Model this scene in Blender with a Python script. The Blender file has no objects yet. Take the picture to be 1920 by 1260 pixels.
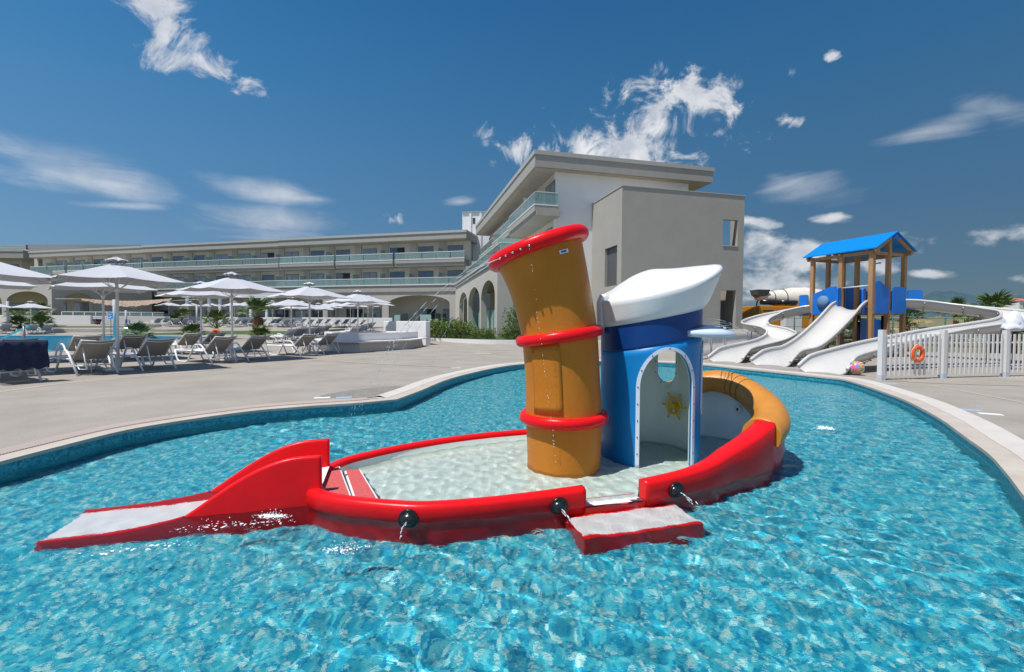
import bpy, bmesh, math, random
from mathutils import Vector, Matrix
from mathutils.geometry import tessellate_polygon, delaunay_2d_cdt
random.seed(7)
sc = bpy.context.scene
col = sc.collection
R = math.radians
# ------------------------------------------------------------------ camera
CAMH = 1.3; FP = 853.3; PT = R(1.6); RL = R(0.35)
cd = bpy.data.cameras.new('camera'); cam = bpy.data.objects.new('camera', cd); col.objects.link(cam)
cd.sensor_width = 36; cd.lens = FP/1920*36; cd.clip_start = .05; cd.clip_end = 30000
cam.matrix_world = Matrix.Translation((0, 0, CAMH)) @ Matrix.Rotation(R(90)-PT, 4, 'X') @ Matrix.Rotation(RL, 4, 'Z')
sc.camera = cam
# ------------------------------------------------------------------ light
SUN_EL, SUN_AZ = R(66), math.atan2(-.55, -.835)       # direction towards the sun
world = bpy.data.worlds.new('World'); sc.world = world; world.use_nodes = True
sun = bpy.data.lights.new('sun', 'SUN'); so = bpy.data.objects.new('sun', sun); col.objects.link(so)
sun.energy = 4.2; sun.angle = R(.53); sun.color = (1, .96, .9)
sd = Vector((math.cos(SUN_EL)*math.cos(SUN_AZ), math.cos(SUN_EL)*math.sin(SUN_AZ), math.sin(SUN_EL)))
so.rotation_euler = sd.to_track_quat('Z', 'Y').to_euler()
sc.view_settings.view_transform = 'Standard'; sc.view_settings.look = 'None'
sc.view_settings.exposure = 0.32; sc.view_settings.gamma = 1; sc.view_settings.use_curve_mapping = False
sc.render.engine = 'CYCLES'; sc.cycles.use_denoising = True
sc.cycles.max_bounces = 8; sc.cycles.transparent_max_bounces = 16
sc.cycles.caustics_reflective = False; sc.cycles.sample_clamp_indirect = 6

def world_nodes():
    nt = world.node_tree; N = nt.nodes; L = nt.links; N.clear()
    def n(t, **k):
        a = N.new(t)
        for q, v in k.items(): setattr(a, q, v)
        return a
    def m(op, a, b=None, c=None, clamp=False):
        x = n('ShaderNodeMath', operation=op); x.use_clamp = clamp
        for i, v in enumerate((a, b, c)):
            if v is None: continue
            if isinstance(v, (int, float)): x.inputs[i].default_value = v
            else: L.new(v, x.inputs[i])
        return x.outputs[0]
    out = n('ShaderNodeOutputWorld'); bg = n('ShaderNodeBackground'); L.new(bg.outputs[0], out.inputs[0])
    bg.inputs[1].default_value = .085
    sky = n('ShaderNodeTexSky'); sky.sky_type = 'NISHITA'; sky.sun_disc = False
    sky.sun_elevation = SUN_EL; sky.sun_rotation = math.atan2(sd.x, sd.y)
    sky.altitude = 100; sky.air_density = 1.0; sky.dust_density = .35; sky.ozone_density = 1.6
    # polarised, deeper blue
    gm = n('ShaderNodeGamma'); gm.inputs[1].default_value = 1.0
    L.new(sky.outputs[0], gm.inputs[0])
    hs = n('ShaderNodeHueSaturation'); hs.inputs['Saturation'].default_value = 1.22; hs.inputs['Value'].default_value = .80
    L.new(gm.outputs[0], hs.inputs['Color'])
    tint = n('ShaderNodeMix', data_type='RGBA', blend_type='MULTIPLY'); tint.inputs[0].default_value = 1
    tint.inputs[7].default_value = (.80, 1.0, .96, 1); L.new(hs.outputs[0], tint.inputs[6])
    tc = n('ShaderNodeTexCoord'); sep = n('ShaderNodeSeparateXYZ'); L.new(tc.outputs['Generated'], sep.inputs[0])
    X, Y, Z = sep.outputs
    az = m('ARCTAN2', X, Y); el = m('ARCSINE', Z)
    zc = m('MAXIMUM', Z, .02)
    rp = n('ShaderNodeValToRGB'); el_ = rp.color_ramp.elements; st = [(0, (.165, .250, .355)), (.10, (.118, .218, .345)), (.22, (.070, .178, .328)), (.42, (.030, .122, .262)), (.62, (.010, .070, .190)), (1, (.005, .045, .14))]
    while len(el_) < len(st): el_.new(.5)
    for i_, (p_, c_) in enumerate(st): el_[i_].position = p_; el_[i_].color = (*[v/.55 for v in c_], 1)
    L.new(zc, rp.inputs[0])
    dt = n('ShaderNodeVectorMath', operation='DOT_PRODUCT'); L.new(tc.outputs['Generated'], dt.inputs[0]); dt.inputs[1].default_value = sd
    gain = n('ShaderNodeVectorMath', operation='SCALE'); L.new(rp.outputs[0], gain.inputs[0]); L.new(m('MULTIPLY', m('MULTIPLY_ADD', dt.outputs['Value'], 1.15, .90), .55/.085), gain.inputs['Scale'])
    hz_ = n('ShaderNodeMix', data_type='RGBA'); hz_.inputs[0].default_value = .88; L.new(tint.outputs[2], hz_.inputs[6]); L.new(gain.outputs[0], hz_.inputs[7])
    # cloud layer coordinates: where the view ray meets a flat layer overhead
    zz = m('ADD', zc, .12)
    cx = m('DIVIDE', X, zz); cy = m('DIVIDE', Y, zz)
    comb = n('ShaderNodeCombineXYZ'); L.new(cx, comb.inputs[0]); L.new(cy, comb.inputs[1])
    def noise(vec, scale, det, rough=.55, dist=0, sx=1, sy=1, off=0, rot=0):
        mp = n('ShaderNodeMapping'); mp.inputs['Scale'].default_value = (sx, sy, 1); mp.inputs['Location'].default_value = (off, off*.7, 0)
        mp.inputs['Rotation'].default_value = (0, 0, rot)
        L.new(vec, mp.inputs[0])
        t = n('ShaderNodeTexNoise'); t.inputs['Scale'].default_value = scale; t.inputs['Detail'].default_value = det
        t.inputs['Roughness'].default_value = rough; t.inputs['Distortion'].default_value = dist
        L.new(mp.outputs[0], t.inputs['Vector']); return t.outputs[0]
    ae = n('ShaderNodeCombineXYZ'); L.new(az, ae.inputs[0]); L.new(el, ae.inputs[1])
    aev = ae.outputs[0]
    def to_ae(px, py):
        u = (px-960)/FP; v = (606-py)/FP
        return math.atan2(u, 1), math.atan2(v, math.hypot(1, u))
    def ell(px0, py0, px1, py1, wpx):
        """soft streak between two sky directions: returns 0..1 falloff"""
        a0, e0 = to_ae(px0, py0); a1, e1 = to_ae(px1, py1)
        ca, ce = (a0+a1)/2, (e0+e1)/2; la = math.hypot(a1-a0, e1-e0)/2; th = math.atan2(e1-e0, a1-a0)
        cx_ = (px0+px1)/2-960; w = wpx/FP/(1+(cx_/FP)**2)
        da = m('SUBTRACT', az, ca); de = m('SUBTRACT', el, ce)
        p = m('ADD', m('MULTIPLY', da, math.cos(th)/la), m('MULTIPLY', de, math.sin(th)/la))
        q = m('ADD', m('MULTIPLY', da, -math.sin(th)/w), m('MULTIPLY', de, math.cos(th)/w))
        r2 = m('ADD', m('MULTIPLY', p, p), m('MULTIPLY', q, q))
        return m('SUBTRACT', 1.0, m('POWER', r2, .7))
    fb = noise(aev, 13, 10, .66, .6); fb2 = noise(aev, 4, 7, .55, .8, sx=1, sy=4.0, off=3.1, rot=R(12))
    def layer(masks, nz, lo, gain, dens, amp):
        s = None
        for a in masks:
            s = a if s is None else m('MAXIMUM', s, a)
        s = m('MAXIMUM', s, -1.0)
        v = m('ADD', s, m('MULTIPLY', m('SUBTRACT', nz, .5), amp))
        v = m('MULTIPLY', m('SUBTRACT', v, lo), gain, clamp=True)
        v = m('MULTIPLY', m('MULTIPLY', v, v), m('SUBTRACT', 3.0, m('MULTIPLY', v, 2.0)))
        return m('MULTIPLY', v, dens)
    puffs = layer([ell(215, 0, 390, 40, 48), ell(290, 20, 400, 130, 60), ell(255, 95, 520, 168, 44), ell(400, 140, 520, 172, 18),
                   ell(1150, 165, 1420, 190, 62), ell(985, 268, 1410, 280, 62), ell(1100, 200, 1340, 255, 60), ell(850, 264, 1350, 292, 44),
                   ell(700, 402, 770, 424, 17), ell(1440, 150, 1510, 130, 24), ell(1440, 232, 1510, 222, 16), ell(1530, 110, 1565, 104, 12)],
                  fb, .30, .95, .90, 5.6)
    wisps = layer([ell(-120, 262, 370, 350, 74), ell(-80, 310, 350, 375, 50), ell(300, 325, 660, 388, 30), ell(340, 408, 720, 430, 42),
                   ell(480, 372, 640, 380, 14), ell(1375, 338, 1600, 352, 46), ell(1600, 274, 1930, 188, 34), ell(1740, 192, 2010, 205, 46),
                   ell(100, 385, 330, 395, 14), ell(1390, 330, 1500, 330, 18), ell(820, 385, 900, 375, 12)], fb2, .02, .62, .62, 2.8)
    fb3 = noise(aev, 13, 9, .58, .25, sx=1, sy=1.5, off=1.7)
    low = layer([ell(1340, 468, 1660, 482, 56), ell(1590, 445, 1770, 450, 34), ell(1330, 540, 1600, 525, 46), ell(1680, 508, 1800, 512, 13),
                 ell(1785, 450, 1960, 415, 34), ell(1500, 410, 1600, 408, 16), ell(1560, 490, 1700, 500, 26), ell(1880, 520, 1990, 525, 18), ell(1380, 412, 1480, 420, 14)],
                fb3, .12, .9, .80, 4.2)
    # unseen sky behind the camera: scattered cloud, thickened to brighten shaded faces
    gl = noise(comb.outputs[0], 1.1, 8, .6, .4, off=5)
    gm_ = m('MULTIPLY', m('SUBTRACT', gl, .47), 5.0, clamp=True)
    behind = m('MULTIPLY', m('SUBTRACT', .25, Y), 4.0, clamp=True)
    gen = m('MULTIPLY', m('MULTIPLY', gm_, behind), .85)
    tot = m('MAXIMUM', m('MAXIMUM', puffs, wisps), m('MAXIMUM', low, gen))
    # whitish haze near the horizon is the sky's own; cloud colour
    cc = n('ShaderNodeMix', data_type='RGBA'); shade = noise(aev, 16, 6, .5, 0, off=2.2)
    cc.inputs[6].default_value = (5.2, 5.6, 6.3, 1); cc.inputs[7].default_value = (8.8, 8.8, 8.9, 1)
    L.new(m('MULTIPLY', m('SUBTRACT', shade, .36), 3.2, clamp=True), cc.inputs[0])
    mx = n('ShaderNodeMix', data_type='RGBA'); L.new(tot, mx.inputs[0]); L.new(hz_.outputs[2], mx.inputs[6]); L.new(cc.outputs[2], mx.inputs[7])
    L.new(mx.outputs[2], bg.inputs[0])
world_nodes()

# ------------------------------------------------------------------ measuring helpers (pixel of a plan sketch -> real point)
def ray(px, py):
    u = (px-960)/FP; v = (630-py)/FP; c, s = math.cos(RL), math.sin(RL)
    u, v = u*c - v*s, u*s + v*c
    return Vector((u, math.cos(PT)+v*math.sin(PT), -math.sin(PT)+v*math.cos(PT)))
def P(px, py, z=0.0):
    r = ray(px, py); t = (z-CAMH)/r.z; return Vector((r.x*t, r.y*t, z))
def D(px, py, Y):
    r = ray(px, py); t = Y/r.y; return Vector((r.x*t, Y, CAMH+r.z*t))

# ------------------------------------------------------------------ material helpers
MATS = {}
def mat(name, c, rough=.6, var=.0, vscale=3.0, bump=0, bscale=20, metal=0, c2=None, spec=.5, coat=0, trans=0, alpha=1, det=4, emit=None, streak=0):
    if name in MATS: return MATS[name]
    m = bpy.data.materials.new(name); m.use_nodes = True; nt = m.node_tree; b = nt.nodes['Principled BSDF']
    b.inputs['Base Color'].default_value = (*c, 1); b.inputs['Roughness'].default_value = rough; b.inputs['Metallic'].default_value = metal
    b.inputs['Specular IOR Level'].default_value = spec; b.inputs['Coat Weight'].default_value = coat; b.inputs['Alpha'].default_value = alpha
    b.inputs['Coat Roughness'].default_value = .08
    if trans: b.inputs['Transmission Weight'].default_value = trans
    tc = nt.nodes.new('ShaderNodeTexCoord'); vec = tc.outputs['Object']
    if streak:
        mp = nt.nodes.new('ShaderNodeMapping'); mp.inputs['Scale'].default_value = (1, 1, streak); nt.links.new(vec, mp.inputs[0]); vec = mp.outputs[0]
    if var or c2:
        nz = nt.nodes.new('ShaderNodeTexNoise'); nz.inputs['Scale'].default_value = vscale; nz.inputs['Detail'].default_value = det; nz.inputs['Roughness'].default_value = .6
        nt.links.new(vec, nz.inputs['Vector'])
        rp = nt.nodes.new('ShaderNodeValToRGB'); rp.color_ramp.elements[0].position = .3; rp.color_ramp.elements[1].position = .72
        c_ = c2 if c2 else tuple(min(1, x*(1+var)) for x in c)
        c0 = c if c2 else tuple(x*(1-var) for x in c)
        rp.color_ramp.elements[0].color = (*c0, 1); rp.color_ramp.elements[1].color = (*c_, 1)
        nt.links.new(nz.outputs[0], rp.inputs[0]); nt.links.new(rp.outputs[0], b.inputs['Base Color'])
    if bump:
        n2 = nt.nodes.new('ShaderNodeTexNoise'); n2.inputs['Scale'].default_value = bscale; n2.inputs['Detail'].default_value = 5
        nt.links.new(tc.outputs['Object'], n2.inputs['Vector'])
        bp = nt.nodes.new('ShaderNodeBump'); bp.inputs['Strength'].default_value = bump; bp.inputs['Distance'].default_value = .02
        nt.links.new(n2.outputs[0], bp.inputs['Height']); nt.links.new(bp.outputs[0], b.inputs['Normal'])
    MATS[name] = m; return m

def glassy(name, tint, fac_tr=.6, rough=.03, diff=None):
    """thin sheet glass: see-through with a sky reflection"""
    if name in MATS: return MATS[name]
    m = bpy.data.materials.new(name); m.use_nodes = True; nt = m.node_tree; nt.nodes.clear()
    o = nt.nodes.new('ShaderNodeOutputMaterial'); tr = nt.nodes.new('ShaderNodeBsdfTransparent'); tr.inputs[0].default_value = (*tint, 1)
    gl = nt.nodes.new('ShaderNodeBsdfGlossy'); gl.inputs['Roughness'].default_value = rough
    df = nt.nodes.new('ShaderNodeBsdfDiffuse'); df.inputs[0].default_value = (*(diff or tint), 1)
    m1 = nt.nodes.new('ShaderNodeMixShader'); m1.inputs[0].default_value = fac_tr
    nt.links.new(df.outputs[0], m1.inputs[1]); nt.links.new(tr.outputs[0], m1.inputs[2])
    fr = nt.nodes.new('ShaderNodeFresnel'); fr.inputs[0].default_value = 1.5
    m2 = nt.nodes.new('ShaderNodeMixShader'); nt.links.new(fr.outputs[0], m2.inputs[0]); nt.links.new(m1.outputs[0], m2.inputs[1]); nt.links.new(gl.outputs[0], m2.inputs[2])
    nt.links.new(m2.outputs[0], o.inputs[0]); MATS[name] = m; return m

def water_mat(name, tint, bump, scale, refr=.5, foam=0, wind=(1, 1), pol=1.0):
    m = bpy.data.materials.new(name); m.use_nodes = True; nt = m.node_tree; nt.nodes.clear(); N = nt.nodes; L = nt.links
    o = N.new('ShaderNodeOutputMaterial'); tc = N.new('ShaderNodeTexCoord')
    mp = N.new('ShaderNodeMapping'); mp.inputs['Scale'].default_value = (wind[0], wind[1], 1); mp.inputs['Rotation'].default_value = (0, 0, .5); L.new(tc.outputs['Object'], mp.inputs[0])
    h = None
    for s, a, d, dt in ((scale, .55, .9, 3), (scale*.32, 1.0, .6, 2), (scale*3.1, .24, .3, 3)):
        nz = N.new('ShaderNodeTexNoise'); nz.inputs['Scale'].default_value = s; nz.inputs['Detail'].default_value = dt; nz.inputs['Distortion'].default_value = d
        L.new(mp.outputs[0], nz.inputs['Vector'])
        mu = N.new('ShaderNodeMath'); mu.operation = 'MULTIPLY'; mu.inputs[1].default_value = a; L.new(nz.outputs[0], mu.inputs[0])
        if h is None: h = mu.outputs[0]
        else:
            ad = N.new('ShaderNodeMath'); ad.operation = 'ADD'; L.new(h, ad.inputs[0]); L.new(mu.outputs[0], ad.inputs[1]); h = ad.outputs[0]
    bp = N.new('ShaderNodeBump'); bp.inputs['Strength'].default_value = bump; bp.inputs['Distance'].default_value = .05; L.new(h, bp.inputs['Height'])
    tr = N.new('ShaderNodeBsdfTransparent'); tr.inputs[0].default_value = (*tint, 1)
    rf = N.new('ShaderNodeBsdfRefraction'); rf.inputs['Color'].default_value = (*tint, 1); rf.inputs['IOR'].default_value = 1.33; rf.inputs['Roughness'].default_value = 0.0
    L.new(bp.outputs[0], rf.inputs['Normal'])
    mx = N.new('ShaderNodeMixShader'); mx.inputs[0].default_value = refr; L.new(tr.outputs[0], mx.inputs[1]); L.new(rf.outputs[0], mx.inputs[2])
    gl = N.new('ShaderNodeBsdfGlossy'); gl.inputs['Roughness'].default_value = .04; L.new(bp.outputs[0], gl.inputs['Normal'])
    fr = N.new('ShaderNodeFresnel'); fr.inputs[0].default_value = 1.33; L.new(bp.outputs[0], fr.inputs['Normal'])
    pm = N.new('ShaderNodeMath'); pm.operation = 'MULTIPLY'; pm.inputs[1].default_value = pol; L.new(fr.outputs[0], pm.inputs[0]); m2 = N.new('ShaderNodeMixShader'); L.new(pm.outputs[0], m2.inputs[0]); L.new(mx.outputs[0], m2.inputs[1]); L.new(gl.outputs[0], m2.inputs[2])
    L.new(m2.outputs[0], o.inputs[0]); MATS[name] = m; return m

def mosaic(name, cols, cell=.020, grout=(.45, .6, .6)):
    m = bpy.data.materials.new(name); m.use_nodes = True; nt = m.node_tree; N = nt.nodes; L = nt.links; b = N['Principled BSDF']
    tc = N.new('ShaderNodeTexCoord')
    sn = N.new('ShaderNodeVectorMath'); sn.operation = 'SCALE'; sn.inputs['Scale'].default_value = 1/cell; L.new(tc.outputs['Object'], sn.inputs[0])
    fl = N.new('ShaderNodeVectorMath'); fl.operation = 'FLOOR'; L.new(sn.outputs[0], fl.inputs[0])
    wn = N.new('ShaderNodeTexWhiteNoise'); wn.noise_dimensions = '3D'; L.new(fl.outputs[0], wn.inputs['Vector'])
    nz = N.new('ShaderNodeTexNoise'); nz.inputs['Scale'].default_value = .42; nz.inputs['Detail'].default_value = 3; L.new(fl.outputs[0], nz.inputs['Vector'])
    ad = N.new('ShaderNodeMath'); ad.operation = 'MULTIPLY_ADD'; ad.inputs[1].default_value = .85; L.new(wn.outputs['Value'], ad.inputs[0])
    mu = N.new('ShaderNodeMath'); mu.operation = 'MULTIPLY_ADD'; mu.inputs[1].default_value = 1.35; mu.inputs[2].default_value = -.62; L.new(nz.outputs[0], mu.inputs[0]); L.new(mu.outputs[0], ad.inputs[2])
    rp = N.new('ShaderNodeValToRGB'); rp.color_ramp.interpolation = 'CONSTANT'; e = rp.color_ramp.elements
    while len(e) < len(cols): e.new(.5)
    for i, c in enumerate(cols): e[i].position = i/len(cols); e[i].color = (*c, 1)
    L.new(ad.outputs[0], rp.inputs[0]); L.new(rp.outputs[0], b.inputs['Base Color']); b.inputs['Roughness'].default_value = .35
    MATS[name] = m; return m

# ------------------------------------------------------------------ mesh builder
MW = {}
class MB:
    def __init__(s): s.v = []; s.f = []; s.mi = []; s.sm = []; s.cur = 0
    def add(s, vs, fs, smooth=False):
        o = len(s.v); s.v += [Vector(a) for a in vs]
        for f in fs: s.f.append([i+o for i in f]); s.mi.append(s.cur); s.sm.append(smooth)
        return s
    def box(s, a, b, M=None):
        x0, x1 = sorted((a[0], b[0])); y0, y1 = sorted((a[1], b[1])); z0, z1 = sorted((a[2], b[2]))
        vs = [Vector((x, y, z)) for z in (z0, z1) for y in (y0, y1) for x in (x0, x1)]
        if M: vs = [M @ v for v in vs]
        return s.add(vs, [(0, 2, 3, 1), (4, 5, 7, 6), (0, 1, 5, 4), (2, 6, 7, 3), (0, 4, 6, 2), (1, 3, 7, 5)])
    def loft(s, rings, closed=True, cap0=False, cap1=False, smooth=True):
        n = len(rings[0]); vs = [p for r in rings for p in r]; fs = []
        for i in range(len(rings)-1):
            for j in range(n if closed else n-1):
                k = (j+1) % n; fs.append((i*n+j, i*n+k, (i+1)*n+k, (i+1)*n+j))
        s.add(vs, fs, smooth)
        if cap0: s.add(rings[0], [list(range(n))[::-1]])
        if cap1: s.add(rings[-1], [list(range(n))])
        return s
    def tube(s, pts, r, n=8, closed=False, cap=True):
        pts = [Vector(p) for p in pts]; rings = []; up = Vector((0, 0, 1)); last = None
        m = len(pts)
        for i, p in enumerate(pts):
            if closed: t = pts[(i+1) % m]-pts[i-1]
            else: t = (pts[min(i+1, m-1)]-pts[max(i-1, 0)])
            t.normalize()
            if last is None:
                a = t.cross(up)
                if a.length < .05: a = t.cross(Vector((1, 0, 0)))
            else: a = last - t*last.dot(t)
            a.normalize(); last = a; b = t.cross(a)
            rr = r[i] if isinstance(r, (list, tuple)) else r
            rings.append([p + a*rr*math.cos(2*math.pi*k/n) + b*rr*math.sin(2*math.pi*k/n) for k in range(n)])
        if closed: rings.append(rings[0])
        return s.loft(rings, True, cap and not closed, cap and not closed)
    def prism(s, poly, z0, z1, top=True, bottom=True):
        n = len(poly); vs = [Vector((p[0], p[1], z0)) for p in poly]+[Vector((p[0], p[1], z1)) for p in poly]
        fs = [(i, (i+1) % n, (i+1) % n+n, i+n) for i in range(n)]
        tri = tessellate_polygon([[Vector((p[0], p[1], 0)) for p in poly]])
        if top: fs += [(a+n, b+n, c+n) for a, b, c in tri]
        if bottom: fs += [(c, b, a) for a, b, c in tri]
        return s.add(vs, fs)
    def ball(s, c, r, n=10, m=6, sq=(1, 1, 1), z0=-1):
        c = Vector(c); rings = []
        for i in range(m+1):
            a = -math.pi/2 + math.pi*i/m
            rings.append([c+Vector((sq[0]*r*math.cos(a)*math.cos(2*math.pi*k/n), sq[1]*r*math.cos(a)*math.sin(2*math.pi*k/n), sq[2]*r*math.sin(a))) for k in range(n)])
        return s.loft(rings)
    def mesh(s, name, mats, recalc=True):
        me = bpy.data.meshes.new(name); me.from_pydata([tuple(v) for v in s.v], [], s.f)
        for m_ in (mats if isinstance(mats, (list, tuple)) else [mats]): me.materials.append(m_)
        me.polygons.foreach_set('material_index', s.mi); me.polygons.foreach_set('use_smooth', s.sm)
        if recalc:
            bm = bmesh.new(); bm.from_mesh(me); bmesh.ops.remove_doubles(bm, verts=bm.verts, dist=1e-5)
            bmesh.ops.recalc_face_normals(bm, faces=bm.faces); bm.to_mesh(me); bm.free()
        return me
    def build(s, name, mats, parent=None, world=False, recalc=True, bevel=0):
        if world and parent is not None:
            Mi = MW[parent.name].inverted(); s.v = [Mi @ v for v in s.v]
        o = bpy.data.objects.new(name, s.mesh(name, mats, recalc)); col.objects.link(o)
        if parent is not None: o.parent = parent
        if bevel:
            b = o.modifiers.new('b', 'BEVEL'); b.width = bevel; b.segments = 2; b.limit_method = 'ANGLE'; b.angle_limit = R(35)
        return o
def tag(o, label=None, cat=None, group=None, kind=None):
    if label: o['label'] = label
    if cat: o['category'] = cat
    if group: o['group'] = group
    if kind: o['kind'] = kind
    return o
def empty(name, loc=(0, 0, 0), rz=0, label=None, cat=None, group=None):
    o = bpy.data.objects.new(name, None); o.empty_display_size = .1; col.objects.link(o); o.location = loc; o.rotation_euler = (0, 0, rz)
    MW[o.name] = Matrix.Translation(loc) @ Matrix.Rotation(rz, 4, 'Z')
    return tag(o, label, cat, group)
KIDS = {}
def copy_tree(o, parent=None):
    c = o.copy(); col.objects.link(c)
    if parent is not None: c.parent = parent
    for ch in list(o.children): copy_tree(ch, c)
    return c
def place(proto, used, loc, rz, label=None, group=None, scale=1):
    o = proto if not used else copy_tree(proto)
    o.location = loc; o.rotation_euler = (0, 0, rz); o.scale = (scale,)*3
    if label: o['label'] = label
    if group: o['group'] = group
    return o
def lerp(a, b, t): return a+(b-a)*t
def crom(pts, n, closed=False):
    pts = [Vector(p) for p in pts]; m = len(pts); out = []
    rng = range(m if closed else m-1)
    for i in rng:
        if closed: p0, p1, p2, p3 = pts[i-1], pts[i], pts[(i+1) % m], pts[(i+2) % m]
        else: p0, p1, p2, p3 = pts[max(i-1, 0)], pts[i], pts[i+1], pts[min(i+2, m-1)]
        for k in range(n):
            t = k/n; out.append(.5*((2*p1)+(p2-p0)*t+(2*p0-5*p1+4*p2-p3)*t*t+(3*p1-p0-3*p2+p3)*t**3))
    if not closed: out.append(pts[-1].copy())
    return out
def offset_poly(poly, d):
    """closed plan polygon moved outward (d>0) when counter-clockwise"""
    n = len(poly); out = []
    for i in range(n):
        a, b, c = poly[i-1], poly[i], poly[(i+1) % n]
        t = Vector((c[0]-a[0], c[1]-a[1], 0)); t.normalize(); nn = Vector((t.y, -t.x, 0))
        out.append(Vector((b[0], b[1], 0))+nn*d)
    return out
def area(p): return sum(p[i-1][0]*p[i][1]-p[i][0]*p[i-1][1] for i in range(len(p)))/2
def inside(p, x, y):
    c = False; n = len(p)
    for i in range(n):
        a, b = p[i-1], p[i]
        if (a[1] > y) != (b[1] > y) and x < (b[0]-a[0])*(y-a[1])/(b[1]-a[1])+a[0]: c = not c
    return c
WZ = -.122        # water level
FZ = -.50         # pool floor
SL_R = R(-14.5)

# ------------------------------------------------------------------ ground height: the deck climbs gently towards the hotel
def sm(t): t = max(0, min(1, t)); return t*t*(3-2*t)
def g(x, y):
    k = sm((-12-x)/6)                      # 0 centre, 1 left
    y0 = lerp(22, 38, k); y1 = 56
    return .88*sm((y-y0)/(y1-y0)*1.0) if x < 6 else .88*sm((y-30)/30)

# ---- materials
M_deck = mat('stamped_concrete', (.265, .236, .200), .85, c2=(.345, .311, .270), vscale=.9, bump=.35, bscale=30, det=10)
M_cope = mat('coping_stone', (.44, .38, .32), .55, c2=(.54, .475, .41), vscale=2.5, bump=.08, bscale=30)
M_band = mat('pale_band', (.56, .52, .475), .6, var=.06, vscale=3)
M_joint = mat('deck_joint', (.42, .355, .29), .8, var=.08, vscale=4)
M_mos = mosaic('pool_mosaic', [(.008, .25, .43), (.016, .36, .51), (.045, .46, .56), (.12, .55, .61), (.38, .69, .68)])
M_mosw = mosaic('pool_wall_mosaic', [(.01, .17, .26), (.02, .24, .34), (.03, .30, .38), (.05, .34, .44)])
M_lawn = mat('lawn_turf', (.035, .07, .015), .9, c2=(.07, .12, .03), vscale=25, bump=.5, bscale=60)
M_white = mat('white_render', (.72, .71, .70), .8, var=.04, vscale=2, bump=.1, bscale=30)

# ---- pools and deck
pool1 = [P(*p) for p in [(0, 866), (120, 835), (240, 806), (360, 786), (480, 770), (590, 761), (680, 755)]]
kink = P(743, 749)
pool1b = [P(*p) for p in [(743, 749), (789, 732), (835, 713), (881, 700), (930, 689.5), (977, 683), (1060, 678.5), (1150, 677), (1250, 679.5), (1311, 683), (1380, 690), (1450, 697),
    (1544, 707), (1584, 712), (1633, 726.7), (1689, 746.7), (1722, 762), (1766.7, 786.7), (1811, 819), (1855.6, 851), (1889, 886.7), (1920, 926.7)]]
back = [Vector(p) for p in [(3.60, 2.98, 0), (3.36, 2.3, 0), (3.25, 1.3, 0), (3.0, .1, 0), (2.0, -1.5, 0), (0, -2.3, 0), (-2.6, -2.0, 0), (-4.4, -.6, 0), (-5.1, 1.2, 0), (-5.05, 3.0, 0)]]
c1 = crom(pool1+[kink], 4); c2_ = crom(pool1b, 4); c3 = crom([pool1b[-1]]+back+[pool1[0]], 4)
POOL = c1+c2_[1:]+c3[1:-1]
if area(POOL) < 0: POOL.reverse()
pool2 = [P(*p) for p in [(-60, 664), (45, 662), (120, 659.5), (200, 655), (270, 643), (340, 633.5), (349, 631.8), (335, 630.5), (200, 629.5), (0, 629)]]+[Vector((-62, 37, 0)), Vector((-60, 17, 0)), Vector((-30, 13, 0))]
POOL2 = crom(pool2, 3, True)
if area(POOL2) < 0: POOL2.reverse()

def ring_strip(name, inner, d0, d1, z0, z1, m, parent=None, sel=None, lab=None):
    a = offset_poly(inner, d0); b = offset_poly(inner, d1); n = len(inner); mb = MB()
    for i in range(n):
        j = (i+1) % n
        if sel and not (sel(a[i]) and sel(a[j])): continue
        for (u, v, z, w) in (((a, b, z1, z1)),):
            pass
        A0 = Vector((a[i].x, a[i].y, z1)); A1 = Vector((a[j].x, a[j].y, z1)); B0 = Vector((b[i].x, b[i].y, z1)); B1 = Vector((b[j].x, b[j].y, z1))
        a0 = Vector((a[i].x, a[i].y, z0)); a1 = Vector((a[j].x, a[j].y, z0)); b0 = Vector((b[i].x, b[i].y, z0)); b1 = Vector((b[j].x, b[j].y, z0))
        mb.add([A0, A1, B1, B0, a0, a1, b1, b0], [(0, 1, 2, 3), (4, 5, 1, 0), (3, 2, 6, 7)])
    return tag(mb.build(name, m, parent), kind='structure')
def poly_sheet(name, poly, z, m, holes=(), kind='structure'):
    loops = [[Vector((p[0], p[1], 0)) for p in poly]]+[[Vector((p[0], p[1], 0)) for p in h] for h in holes]
    tri = tessellate_polygon(loops); vs = [Vector((p.x, p.y, z)) for l in loops for p in l]
    mb = MB(); mb.add(vs, tri); o = mb.build(name, m)
    for p_ in o.data.polygons:
        pass
    me = o.data
    bm = bmesh.new(); bm.from_mesh(me)
    for f in bm.faces:
        if f.normal.z < 0: f.normal_flip()
    bm.to_mesh(me); bm.free()
    return tag(o, kind=kind)
def walls(name, poly, z0, z1, m):
    mb = MB(); n = len(poly)
    for i in range(n):
        a, b = poly[i], poly[(i+1) % n]
        mb.add([(a[0], a[1], z0), (b[0], b[1], z0), (b[0], b[1], z1), (a[0], a[1], z1)], [(0, 3, 2, 1)])
    return tag(mb.build(name, m, recalc=False), kind='structure')

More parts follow.
